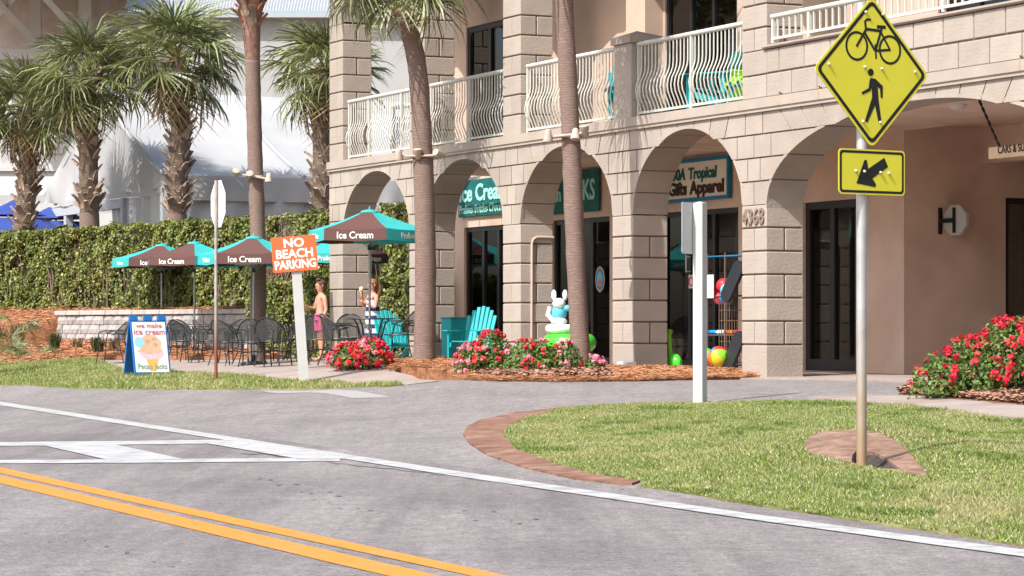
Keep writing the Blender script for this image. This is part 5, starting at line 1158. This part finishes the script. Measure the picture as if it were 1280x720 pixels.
def make_chair(label):
    t = thing('mesh_chair', label, 'chair', (0, 0, 0), 0, 'black wire mesh patio chairs')
    seat = MB(); seat.prism([(.26 * math.cos(R(a)) * (1.0), .25 * math.sin(R(a))) for a in range(0, 360, 20)], .425, .437, lambda a, b_, t_: (a, b_, t_ - .03 * max(0, (b_ + .0)))); seat.build('seat', 'seatm', t); MB().torus(.255, .012, 24, 6, T=Matrix.Translation((0, 0, .43))).build('seat_rim', 'fblack', t, True)
    b = MB(); n, m = 14, 7; P = []
    for i in range(n + 1):
        a = R(20 + 140 * i / n); hmax = .845 - .30 * abs(i / n - .5) ** 2 * 4 * .9
        for j in range(m + 1): f = j / m; z = .45 + (hmax - .45) * f; r_ = .26 + .05 * f; P.append((r_ * math.cos(a), r_ * math.sin(a) + .02 * f, z))
    b.add(P, [(i * (m + 1) + j, (i + 1) * (m + 1) + j, (i + 1) * (m + 1) + j + 1, i * (m + 1) + j + 1) for i in range(n) for j in range(m)]); b.build('backrest', 'mesh', t, True)
    hoop = [P[i * (m + 1) + m] for i in range(n + 1)]; MB().tube([(.27, -.05, .62)] + hoop + [(-.27, -.05, .62)], .013, 6).build('back_hoop', 'fblack', t, True)
    for s in (-1, 1):
        MB().tube([(s * .30, .12, .66), (s * .31, -.08, .655), (s * .305, -.20, .62), (s * .27, -.235, .45), (s * .245, -.235, .22), (s * .26, -.27, 0)], .0125, 6).build('front_leg', 'fblack', t, True)
        MB().tube([(s * .20, .19, .60), (s * .19, .20, .43), (s * .20, .24, .2), (s * .23, .31, 0)], .0125, 6).build('rear_leg', 'fblack', t, True)
    MB().tube([(-.245, -.235, .24), (0, -.1, .27), (.20, .22, .24)], .008, 5).build('cross_brace', 'fblack', t); MB().tube([(.245, -.235, .24), (0, -.1, .262), (-.20, .22, .24)], .008, 5).build('cross_brace', 'fblack', t); return t
tb = [('black metal table under the furthest left umbrella', 205, 63), ('black metal table under the second umbrella from the left', 245, 59.6), ('black metal table before the smooth palm trunk', 312, 50.6), ('black metal table behind the leaning white post', 372, 52.5), ('black metal table under the furthest right umbrella', 464, 45.4)]
t0 = None
for lb, px, Z in tb:
    t_ = make_table(lb, gpx(px, Z) + Vector((0, 0, .03)), R(px)) if t0 is None else copy_tree(t0)
    if t0 is None: t0 = t_
    t_.location = gpx(px, Z) + Vector((0, 0, .03)); t_.rotation_euler = (0, 0, R(px)); t_['label'] = lb
ch = [('black mesh chair half hidden by the left edge of the folding board', 141, 57, -100), ('black mesh chair right of the folding board, back to the block wall', 222, 61.5, 5), ('black mesh chair behind the table of the second umbrella', 228, 58.0, 160), ('black mesh chair turned right, left of the rusty pole', 262, 54.5, 115),
      ('black mesh chair right of the rusty pole, back to the block wall', 296, 53.5, -20), ('black mesh chair right behind the smooth palm foot', 333, 53.6, 20), ('black mesh chair between folding board and second umbrella pole', 232, 55.8, 60), ('black mesh chair just left of the smooth palm foot', 286, 51.0, 140), ('black mesh chair with its back to the street before the smooth palm', 318, 48.9, 175), ('black mesh chair showing its back, left of the leaning white post', 341, 48.6, 165), ('black mesh chair partly hidden by the leaning white post', 372, 50.4, -140), ('black mesh chair close to the right of the leaning white post', 399, 46.9, 168), ('black mesh chair between the boy and the red flowers, seen from the side', 425, 45.2, 112),
      ('black mesh chair before the arcade corner pier, facing the street', 441, 47.6, 12), ('black mesh chair before the turquoise chair at the end arch', 500, 45.2, -108)]
c0 = None
for lb, px, Z, rz in ch:
    c_ = make_chair(lb) if c0 is None else copy_tree(c0)
    if c0 is None: c0 = c_
    c_.location = gpx(px, Z) + Vector((0, 0, .03)); c_.rotation_euler = (0, 0, R(rz)); c_['label'] = lb
# turquoise slatted garden chairs
def slat_chair(label, loc, rz, group, sc=1.):
    t = thing('garden_chair', label, 'chair', loc, rz, group); t.scale = (sc, sc, sc); tilt = Matrix.Translation((0, .24, .30)) @ Matrix.Rotation(R(-22), 4, 'X')
    for i in range(7):
        x = (i - 3) * .082; hh = .80 - .020 * (i - 3) ** 2; fan = Matrix.Rotation(R((i - 3) * 1.0), 4, 'Y')
        MB().cbox(x - .0385, x + .0385, -.011, .011, 0, hh, .008, tilt @ fan).build('back_slat', 'teal_plastic', t)
    for i in range(6): y = -.30 + i * .105; MB().cbox(-.27, .27, y, y + .09, .355 - i * .018, .378 - i * .018, .008).build('seat_slat', 'teal_plastic', t)
    for s in (-1, 1):
        MB().cbox(s * .345 - .06, s * .345 + .06, -.42, .40, .555, .58, .008).build('arm', 'teal_plastic', t); MB().cbox(s * .31 - .018, s * .31 + .018, -.36, -.25, 0, .554, .006).build('front_leg', 'teal_plastic', t)
        MB().prism([(-.34, .26), (-.34, .35), (.55, .08), (.62, 0), (.48, 0)], s * .27 - .015, s * .27 + .015, lambda a, b_, t_: (t_, a, b_)).build('rear_leg', 'teal_plastic', t); MB().cbox(s * .32 - .018, s * .32 + .018, .22, .30, .12, .554, .006).build('arm_post', 'teal_plastic', t)
    MB().cbox(-.30, .30, .335, .36, .52, .60, .006).build('back_rail', 'teal_plastic', t); return t
gc = 'turquoise slatted chairs'
slat_chair('turquoise slatted chair at the end arch behind the patio table', gpx(497, 48.3) + Vector((0, 0, .02)), R(30), gc, .86); slat_chair('turquoise slatted chair in the second arch beside the door', gpx(589, 45.0) + Vector((0, 0, .03)), R(-26), gc, .86)
pb = thing('planter_box', 'turquoise square box beside the slatted chair in the second arch', 'box', gpx(571, 46.9), -AL); MB().cbox(-.2, .2, -.2, .2, 0, .72, .01).build('box_body', 'teal_plastic', pb); MB().cbox(-.215, .215, -.215, .215, .722, .75, .008).build('box_rim', 'teal_plastic', pb)
slat_chair('turquoise slatted chair on the balcony behind the right bellied railing', bw(-2.3, .95, BT + ZB + .02), -AL + R(-60), gc); slat_chair('turquoise slatted chair on the balcony left of the low pillar', bw(-4.9, .9, BT + ZB + .02), -AL + R(70), gc)
bt = thing('balcony_table', 'low turquoise table on the balcony beside the arcade corner pier', 'table', bw(-1.05, .75, BT + ZB + .02), -AL); MB().cbox(-.28, .28, -.22, .22, .30, .34, .01).build('table_top', 'teal_plastic', bt)
for x in (-.23, .23):
    for y in (-.17, .17): MB().box(x - .02, x + .02, y - .02, y + .02, 0, .299).build('leg', 'teal_plastic', bt)
tw = thing('beach_towel', 'lime yellow towel heaped on the balcony table', 'towel', bw(-1.15, .72, BT + ZB + .362), -AL); grid_face('cloth', lambda i, j: (-.3 + .6 * i, -.22 + .44 * j, .18 * math.sin(math.pi * i) * math.sin(math.pi * j) + .03 * math.sin(i * 17 + j * 9)), 16, 10, 'lime', tw)
tn = MB().cbox(-.02, .02, -.25, .25, 0, .6, .01); o = tn.build('beach_board', 'lime', None); o.location = bw(-1.75, 1.0, BT + ZB + .02); o.rotation_euler = (0, R(14), -AL); tag(o, 'lime green board leaning on the balcony chair', 'board')
# ------------------------------------------------------------------ shop signs
def board(label, u0, u1, z0, z1, m, frame=None, v=VS):
    r = thing('shop_sign', label, 'sign', bw(u0, v - .03, z0 + ZB), -AL); w_, h_ = u1 - u0, z1 - z0
    if m == 'sign_green':
        n = int(w_ / .27)
        for i in range(n): MB().cbox(w_ * i / n + .002, w_ * (i + 1) / n - .002, -.04, .0, 0, h_, .006).build('plank', m, r)
    else: MB().cbox(0, w_, -.04, 0, 0, h_, .004).build('board', m, r)
    if frame:
        f = .055; MB().box(-f, w_ + f, -.06, .0, -f, -.001).build('frame_bar', frame, r); MB().box(-f, w_ + f, -.06, .0, h_ + .001, h_ + f).build('frame_bar', frame, r); MB().box(-f, -.001, -.06, 0, 0, h_).build('frame_bar', frame, r); MB().box(w_ + .001, w_ + f, -.06, 0, 0, h_).build('frame_bar', frame, r)
    return r, w_, h_
def fit_text(r, s, x0, x1, zc, size, m, **k):
    me = text_mesh(s, size, m, align='LEFT', extrude=.006, **k); xs = [v_.co.x for v_ in me.vertices]; a, c = min(xs), max(xs); f = (x1 - x0) / (c - a)
    me.transform(Matrix.Translation((-a * f + x0, 0, 0)) @ Matrix.Diagonal((f, 1, 1, 1))); me.transform(UP); return ob('lettering', me, r, (0, -.0475, zc))
r, w_, h_ = board('green plank sign reading Ice Cream above the second arch door', shx(577), shx(577) + 2.45, 3.28 - ZB, 3.98 - ZB, 'sign_green')
fit_text(r, 'Ice Cream', .09, 2.2, .43, .44, 'sign_mint', bold=.012); fit_text(r, 'Pralines Brittles Chocolates', .08, 2.36, .13, .235, 'sign_mint', bold=.003)
r, w_, h_ = board('green plank sign with mint letters in the third arch', shx(752.5) - 2.6, shx(752.5), 3.18 - ZB, 3.92 - ZB, 'sign_green')
QJ = lambda px: shx(px) - shx(752.5) + 2.6
fit_text(r, 'Pecan', QJ(681), QJ(706), .34, .36, 'sign_mint', bold=.010); fit_text(r, 'JACKS', QJ(709.5), QJ(748.5), .37, .50, 'sign_mint', bold=.012)
r, w_, h_ = board('cream sign with blue frame reading Tropical Gifts Apparel', shx(914) - 2.6, shx(914), 3.26 - ZB, 3.84 - ZB, 'sign_cream', 'sign_blue')
QX = lambda px: shx(px) - shx(914) + 2.6
fit_text(r, '30A', QX(845.5), QX(861.5), .385, .26, 'sign_teal', bold=.008, shear=.1); fit_text(r, 'Tropical', QX(866), QX(901), .385, .26, 'sign_teal', bold=.008, shear=.1); fit_text(r, 'Gifts', QX(841), QX(863.5), .15, .29, 'sign_brown', bold=.011); fit_text(r, 'Apparel', QX(867), QX(910), .15, .29, 'sign_brown', bold=.011)
# round emblem, door stickers, neon
def disc(label, px, py, rad, v):
    u, z = uz(px, py, v); r = thing('door_emblem', label, 'sign', bw(u, v, z + ZB), -AL)
    for i, (k, m_) in enumerate(((1, 'wood_sign'), (.84, 'blue_toy' if False else 'blue'), (.6, 'aqua_vinyl'))):
        MB().prism([(rad * k * math.cos(t * .2618) * .95, rad * k * 1.18 * math.sin(t * .2618) * (1 + .03 * math.cos(t * 2.1) * (i == 0))) for t in range(24)], 0, .004, lambda a, b_, t: (a, -.006 - .003 * i - t, b_)).build('disc', m_, r)
    MB().prism([(-rad * .5, -rad * .5), (rad * .5, -rad * .55), (rad * .45, -rad * .2), (0, -rad * .05), (-rad * .45, -rad * .2)], 0, .003, lambda a, b_, t: (a, -.016 - t, b_)).build('orange_shape', 'orange', r); MB().prism([(-rad * .2, rad * .1), (rad * .3, rad * .15), (rad * .1, rad * .5)], 0, .003, lambda a, b_, t: (a, -.016 - t, b_)).build('yellow_shape', 'yellow', r)
disc('oval colourful emblem on the glass door right of the leaning palm', 750.5, 349, .19, VS + .03)
u, z = uz(1029, 285, VS + .16); ne = thing('open_sign', 'red neon OPEN sign over a teal card in the door', 'sign', bw(u, VS + .16, z + ZB), -AL); lettering('OPEN', .20, 'neon', ne, 0, 0, .05, extrude=.004, xs=.85, bold=-.004); MB().box(-.24, .24, .01, .02, -.30, -.06).build('card', 'aqua_vinyl', ne); MB().box(-.27, .27, .03, .05, -.08, .16).build('backing', 'black', ne)
for px in (1024, 1059):
    u, z = uz(px, 448, VS + .3); o = MB().cbox(-.2, .2, -.12, .12, 0, .42, .01).build('cardboard_box', 'cardboard'); o.location = bw(u, VS + .35, .48); o.rotation_euler = (0, 0, -AL); tag(o, 'cardboard box behind the %s glass pane of the OPEN door' % ('left' if px < 1040 else 'right'), 'box')
# merchandise inside the shops: shelves with boxes seen through the glass
def shelf_unit(label, u, v, w_, h_, n, seed):
    r = random.Random(seed); t = thing('shelf_unit', label, 'shelf', bw(u, v, ZB + .03), -AL)
    for x in (0, w_): MB().box(x - .015, x + .015, 0, .4, 0, h_).build('upright', 'shelf', t)
    for i in range(n):
        z = .1 + (h_ - .15) * i / n; MB().box(.016, w_ - .016, 0, .4, z, z + .02).build('shelf_board', 'shelf', t)
        x = .05
        while x < w_ - .2:
            ww = r.uniform(.1, .22); hh = r.uniform(.12, .28); MB().cbox(x, x + ww, .05, .3, z + .022, z + hh, .006).build('goods', r.choice(['red', 'blue', 'lime', 'yellow', 'white_cloth', 'purple', 'cardboard', 'aqua_vinyl', 'brown', 'orange']), t); x += ww + r.uniform(.02, .08)
shelf_unit('dark shelf of goods behind the OPEN door', shx(1000) - .6, VS + 1.1, 2.2, 2.3, 6, 1); shelf_unit('shelf of goods in the gift shop behind the white post', shx(826) - .6, VS + 1.2, 3.0, 2.1, 5, 2); shelf_unit('shelf of goods behind the emblem door', shx(690) - .9, VS + 1.2, 2.6, 2.0, 5, 3); shelf_unit('shelf of goods behind the Ice Cream door', shx(580) - .4, VS + 1.3, 2.4, 2.0, 5, 4); 
shelf_unit('shelf of goods inside the dark passage doorway', PU - 2.2, DV + .4, 1.4, 2.1, 5, 5)
# outdoor rack in the fourth arch
ur, _ = uz(888, 400, 1.0); ue, _ = uz(926, 400, 1.0)
rk = thing('wire_rack', 'wire display rack with beach toys right of the white post', 'rack', bw(ur, .95, ZB + .04), -AL); W_ = ue - ur + .15
for x in (0, W_ / 2, W_): MB().tube([(x, 0, 0), (x, 0, 1.75)], .012, 6).build('upright', 'shelf', rk); MB().tube([(x, .3, 0), (x, .3, 1.75)], .012, 6).build('upright', 'shelf', rk)
for i, z in enumerate((.12, .55, 1.12, 1.70)):
    for y in (0, .3): MB().tube([(0, y, z), (W_, y, z)], .009, 5).build('shelf_rail', 'sign_blue' if i in (3,) else 'shelf', rk)
    MB().box(0, W_, .01, .29, z - .006, z).build('shelf_tray', 'mesh', rk)
for i in range(9): x = W_ * (.35 + .65 * i / 9); MB().tube([(x, -.01, .14), (x, -.01, 1.08)], .006, 4).build('grid_wire', 'shelf', rk)
for i in range(6): z = .16 + .15 * i; MB().tube([(W_ * .35, -.012, z), (W_, -.012, z)], .006, 4).build('grid_wire', 'shelf', rk)
def loose(name, label, cat, mb, m, loc, rz=0, group=None, smooth=True):
    o = mb.build(name, m, None, smooth); o.location = loc; o.rotation_euler = (0, 0, rz); return tag(o, label, cat, group)
def beach_ball(label, px, py, v, rad, cols):
    u, z = uz(px, py, v); r = thing('beach_ball', label, 'ball', bw(u, v, z + ZB - rad), -AL, 'beach balls by the rack')
    for i in range(6):
        b = MB(); P = []; n = 8
        for a in range(5):
            for j in range(n + 1): th = math.pi * j / n; p_ = R(60 * i + 15 * a); P.append((rad * math.sin(th) * math.cos(p_), rad * math.sin(th) * math.sin(p_), rad - rad * math.cos(th)))
        b.add(P, [(a * (n + 1) + j, (a + 1) * (n + 1) + j, (a + 1) * (n + 1) + j + 1, a * (n + 1) + j + 1) for a in range(4) for j in range(n)]); b.build('panel', cols[i % len(cols)], r, True)
    r.rotation_euler = (R(50), R(20), -AL)
beach_ball('green and orange beach ball left of the other at the rack foot', 889, 442, .85, .14, ['lime', 'green_vinyl', 'orange']); beach_ball('multicoloured beach ball at the foot of the wire rack', 906, 441, .85, .16, ['lime', 'red', 'blue', 'purple', 'orange', 'yellow'])
for i, (px, py, m_, rr_, c) in enumerate([(886, 366, 'red', .10, 'red'), (897, 357, 'red', .11, 'bright red'), (902, 363, 'aqua_vinyl', .11, 'aqua'), (900, 372, 'blue', .10, 'blue'), (892, 373, 'pink_vinyl', .09, 'pink'), (909, 350, 'green_vinyl', .09, 'green')]):
    u, z = uz(px, py, .95); loose('toy_ball', '%s toy ball on the middle shelf of the wire rack' % c, 'ball', MB().ell((0, 0, 0), (rr_, rr_, rr_), 14, 10), m_, bw(u, 1.05, z + ZB), 0, 'toy balls on the rack')
for i, (px, py, m_, c) in enumerate([(886, 411, 'blue', 'blue'), (897, 412, 'white_cloth', 'white'), (906, 412, 'orange', 'orange'), (918, 411, 'red', 'red')]):
    u, z = uz(px, py, .95); b = MB(); b.cbox(-.13, .13, -.1, .1, 0, .07, .03); loose('folded_shirt', 'folded %s cloth on the lower shelf of the wire rack' % c, 'cloth', b, m_, bw(u, 1.08, .55 + ZB + .045), -AL, 'cloths on the rack', False)
u, z = uz(888, 358, .93); o = loose('price_card', 'white price card hanging on the wire rack', 'card', MB().box(-.11, .11, -.004, .004, -.17, .17), 'white_cloth', bw(u, .92, z + ZB), -AL, smooth=False)
for i, (px, py, lb) in enumerate([(916, 352, 'black bodyboard leaning in the top of the rack'), (917, 440, 'black bodyboard leaning at the foot of the rack')]):
    u, z = uz(px, py, .8); b = MB(); b.prism(rounded([(-.13, -.32), (.13, -.32), (.13, .32), (-.13, .32)], .11), -.025, .025, lambda a, b_, t: (a, t, b_)); o = b.build('bodyboard', 'black'); o.location = bw(u, .8, z + ZB); o.rotation_euler = (R(-10), R(28), -AL); tag(o, lb, 'board', 'bodyboards in the rack')
u, z = uz(843, 440, .75); gtoy = thing('toy_scoop', 'bright green toy scoop with white handle beside the gift shop door', 'toy', bw(u, .75, ZB + .04), -AL)
MB().ell((0, 0, .14), (.16, .1, .14), 14, 8).build('scoop_bowl', 'green_vinyl', gtoy, True); MB().tube([(-.12, 0, .22), (-.16, 0, .55), (-.12, 0, .62)], [.03, .03, .04], 8).build('handle', 'lime', gtoy, True); MB().tube([(-.08, -.08, .05), (-.1, -.1, .4)], .02, 6).build('grip', 'white_vinyl', gtoy); MB().lathe([(.1, 0), (.11, .08)], 14, (0, -.06, 0)).build('rim', 'blue', gtoy)
no = thing('door_sticker', 'red and white prohibition sticker on the gift shop door', 'sign', bw(uz(864.5, 352, VS + .04)[0], VS + .03, uz(864.5, 352, VS + .04)[1] + ZB), -AL); MB().torus(.07, .012, 18, 5, T=Matrix.Rotation(R(90), 4, 'X')).build('ring', 'red', no); MB().box(-.09, .09, .004, .008, -.11, .11).build('card', 'white_cloth', no)
for px, py in ((861, 330), (882, 302)):
    u, z = uz(px, py, VS + .02); o = MB().tube([(0, -.05, -.14), (0, -.05, .14)], .014, 6).tube([(0, -.05, -.12), (0, .03, -.12)], .01, 5).tube([(0, -.05, .12), (0, .03, .12)], .01, 5).build('door_handle', 'alu', BL); o.location = (u, VS + .02, z)
# inflatables between the third and fourth piers
iu, iv = uz(708, 440, -.15)[0], -.1; ic = bw(iu, iv, 0)
def ring(name, label, m, R0, r0, c, tiltx=0., group='pool rings'):
    o = MB().torus(R0, r0, 36, 14, T=Matrix.Translation(c) @ Matrix.Rotation(tiltx, 4, 'X')).build(name, m, None, True); o.location = (ic.x, ic.y, .47); return tag(o, label, 'pool ring', group)
ring('pool_ring', 'pink pool ring at the bottom of the stack behind the flowers', 'pink_vinyl', .24, .145, (.02, 0, .15)); ring('pool_ring', 'bright green pool ring on the pink one behind the flowers', 'green_vinyl', .27, .145, (0, 0, .44))
wr = ring('pool_ring', 'white spotted pool ring lying on the green ring', 'white_vinyl', .17, .07, (-.13, -.02, .655))
fl = thing('animal_float', 'white and aqua animal pool float with two ears on the ring stack', 'pool float', (ic.x - .16, ic.y, .47 + .73))
b = MB(); b.ell((0, 0, .04), (.13, .12, .07)); b.build('float_base', 'white_vinyl', fl, True)
MB().ell((-.02, 0, .17), (.12, .10, .15), 14, 10, T=Matrix.Rotation(R(8), 4, 'Y')).build('body', 'aqua_vinyl', fl, True); MB().ell((-.0, -.04, .31), (.10, .09, .085), 14, 10).build('head', 'white_vinyl', fl, True)
for s, x in ((-1, -.075), (1, .095)): MB().ell((x, 0, .44), (.04, .028, .085), 10, 8, T=Matrix.Rotation(0, 4, 'Y')).build('ear', 'white_vinyl', fl, True)
MB().tube([(-.14, -.02, .26), (-.17, -.04, .14), (-.08, -.1, .04), (.06, -.11, -.0)], [.03, .038, .038, .03], 8).build('arm', 'white_vinyl', fl, True); MB().ell((.13, -.05, .24), (.07, .06, .05), 10, 8).build('snout', 'aqua_vinyl', fl, True)
mt = loose('utility_box', 'small grey utility box at the foot of the fourth pier', 'box', MB().cbox(-.16, .16, -.08, .08, 0, .17, .01), 'alu', bw(PIERS[3] + .72, -.14, ZB + .03), -AL, smooth=False)
# ------------------------------------------------------------------ the two children
def person(label, loc, rz, nodes, edges, sc=1.):
    root = thing('person', label, 'person', loc, rz); me = bpy.data.meshes.new('body'); names = list(nodes); me.from_pydata([nodes[k][:3] for k in names], [(names.index(a), names.index(b_)) for a, b_ in edges], [])
    o = ob('body', me, root); me.materials.append(M['skin']); m_ = o.modifiers.new('skin', 'SKIN'); m_.use_smooth_shade = True
    sv = me.skin_vertices[0].data
    for i, k in enumerate(names):
        q = nodes[k]; sv[i].radius = (q[3], q[4] if len(q) > 4 else q[3]); sv[i].use_root = (k == 'pelvis')
    s2_ = o.modifiers.new('sub', 'SUBSURF'); s2_.levels = 2; s2_.render_levels = 2
    root.scale = (sc, sc, sc); return root
def base_nodes():
    n = dict(pelvis=(0, 0, .86, .125, .10), waist=(0, 0, .98, .105, .085), chest=(0, .01, 1.14, .125, .09), neck0=(0, .01, 1.27, .07, .06), neck=(0, -.005, 1.33, .043), head0=(0, -.02, 1.41, .072, .08), head1=(0, -.015, 1.49, .082, .092), head2=(0, -.005, 1.56, .055, .06), nose=(0, -.115, 1.455, .012))
    e = [('pelvis', 'waist'), ('waist', 'chest'), ('chest', 'neck0'), ('neck0', 'neck'), ('neck', 'head0'), ('head0', 'head1'), ('head1', 'head2'), ('head1', 'nose')]
    for s, t in ((-1, 'l'), (1, 'r')):
        n['hip' + t] = (s * .085, 0, .80, .085); n['knee' + t] = (s * .09, -.02 * s, .46, .055); n['ank' + t] = (s * .095, .02 - .05 * s, .08, .034); n['toe' + t] = (s * .10, -.13 - .05 * s, .03, .03, .024)
        n['sh' + t] = (s * .155, .01, 1.235, .052); e += [('pelvis', 'hip' + t), ('hip' + t, 'knee' + t), ('knee' + t, 'ank' + t), ('ank' + t, 'toe' + t), ('neck0', 'sh' + t)]
    return n, e
def arm(n, e, t, el, wr, d, grip=.55):
    n['el' + t] = (*el, .036); n['wr' + t] = (*wr, .024); w_ = Vector(wr); d = Vector(d).normalized(); pm = w_ + d * .05; n['palm' + t] = (*pm, .030, .018); e += [('sh' + t, 'el' + t), ('el' + t, 'wr' + t), ('wr' + t, 'palm' + t)]
    side = d.cross(Vector((0, 0, 1))); side = side.normalized() if side.length > .1 else Vector((1, 0, 0)); up = side.cross(d)
    for i in range(4):
        p1 = pm + d * .045 + side * (i - 1.5) * .017; L = (.030, .036, .034, .026)[i]; p2 = p1 + (d * (1 - grip) + up * grip * .8) * L; n['f%d%s' % (i, t)] = (*p1, .009); n['g%d%s' % (i, t)] = (*p2, .008); e += [('palm' + t, 'f%d%s' % (i, t)), ('f%d%s' % (i, t), 'g%d%s' % (i, t))]
    q = w_ + d * .03 - side * .035 + up * .015; n['th' + t] = (*q, .010); n['tt' + t] = (*(q + d * .03 + up * .02), .008); e += [('wr' + t, 'th' + t), ('th' + t, 'tt' + t)]
def hair(root, m, long_):
    b = MB(); P = []; nu, nv = 16, 8
    for j in range(nv + 1):
        th = math.pi * .62 * j / nv
        for i in range(nu):
            a = 2 * math.pi * i / nu; front = max(0, -math.sin(a)); r_ = 1 + .05 * math.sin(i * 5.1 + j * 2.3); cut = min(th, math.pi * (.62 - .24 * front))
            P.append((.094 * r_ * math.sin(cut) * math.cos(a), .008 + .108 * r_ * math.sin(cut) * math.sin(a), 1.485 + .112 * math.cos(cut)))
    b.add(P, [(j * nu + i, j * nu + (i + 1) % nu, (j + 1) * nu + (i + 1) % nu, (j + 1) * nu + i) for j in range(nv) for i in range(nu)])
    o = b.build('hair', m, root, True)
    if long_: MB().tube([(.0, .08, 1.50), (.02, .13, 1.44), (.03, .13, 1.34), (.04, .10, 1.26)], [.06, .06, .05, .02], 8).build('ponytail', m, o, True)
    else:
        b = MB(); b.ell((0, -.05, 1.585), (.07, .05, .03)); b.build('fringe', m, o, True)
def face(root):
    for s in (-1, 1): MB().ell((s * .034, -.096, 1.482), (.011, .006, .007), 8, 6).build('eye', 'sign_black', root); MB().ell((s * .089, .0, 1.465), (.010, .018, .026), 8, 6).build('ear', 'skin', root, True)
    MB().ell((0, -.098, 1.415), (.022, .008, .006), 8, 6).build('mouth', 'flower_pink', root)
def lathe_cloth(root, name, m, prof, ry=.8, cx=0, cy=0):
    T = Matrix.Translation((cx, cy, 0)) @ Matrix.Diagonal((1, ry, 1, 1)); n = 20; b = MB(); P = []
    for r_, z in prof:
        for k in range(n): a = 2 * math.pi * k / n; P.append(T @ Vector((r_ * math.cos(a) * (1 + .02 * math.sin(5 * a + z * 20)), r_ * math.sin(a), z)))
    b.add(P, [(i * n + k, i * n + (k + 1) % n, (i + 1) * n + (k + 1) % n, (i + 1) * n + k) for i in range(len(prof) - 1) for k in range(n)]); return b.build(name, m, root, True)
# boy: bare-chested, pink shorts, one hand raised to his chest, looking left
n, e = base_nodes(); arm(n, e, 'l', (-.215, -.03, 1.02), (-.13, -.26, 1.06), (.3, -.8, .4)); arm(n, e, 'r', (.215, .02, .99), (.22, -.08, .79), (.0, -.3, -1), .3)
bp_ = gpx(401, 49.6); boy = person('bare-chested boy in pink swim shorts standing behind the patio chairs', bp_ + Vector((0, 0, .03)), R(-62), n, e, .93); hair(boy, 'hair_brown', False); face(boy)
lathe_cloth(boy, 'swim_shorts', 'pink_cloth', [(.135, .93), (.15, .86), (.158, .80)]); 
for s in (-1, 1): lathe_cloth(boy, 'shorts_leg', 'pink_cloth', [(.098, .82), (.095, .70), (.09, .60)], 1, s * .088)
# girl: towel with navy and white stripes round the hips, eating a cone
n, e = base_nodes(); arm(n, e, 'l', (-.21, -.10, 1.05), (-.045, -.22, 1.27), (.05, -.35, .9)); arm(n, e, 'r', (.215, -.06, 1.02), (.10, -.24, 1.14), (-.5, -.6, .2))
n['pelvis'] = (0, 0, .86, .14, .12); n['waist'] = (0, 0, .98, .125, .11); n['chest'] = (0, .01, 1.14, .135, .105)
gl_ = gpx(466, 48.9); girl = person('girl in a navy and white striped towel eating an ice cream cone', gl_ + Vector((0, 0, .03)), R(-60), n, e, .91); hair(girl, 'hair_red', True); face(girl)
for i in range(7):
    z1 = 1.05 - i * .085; f0, f1 = i / 7, (i + 1) / 7; lathe_cloth(girl, 'towel_stripe', 'navy_cloth' if i % 2 == 0 else 'white_cloth', [(.155 + .045 * f0, z1), (.155 + .045 * f1, z1 - .085)])
lathe_cloth(girl, 'swim_top', 'white_cloth', [(.150, 1.05), (.155, 1.12), (.150, 1.17)], .82)
for s in (-1, 1): MB().tube([(s * .07, -.105, 1.16), (s * .08, -.06, 1.27), (s * .07, .05, 1.28), (s * .06, .12, 1.17)], .008, 5).build('strap', 'white_cloth', girl)
fwd = Vector((math.sin(R(-60)), -math.cos(R(-60)), 0))
ice = thing('ice_cream_cone', 'ice cream cone held to the mouth by the girl in the towel', 'ice cream', girl.location + fwd * .25 * .91 + Vector((0, 0, 1.30 * .91))); MB().lathe([(.008, -.06), (.03, .06), (.032, .065)], 12).build('cone', 'cone', ice, True); MB().ell((0, 0, .085), (.038, .038, .042), 12, 8).build('scoop', 'cream', ice, True)
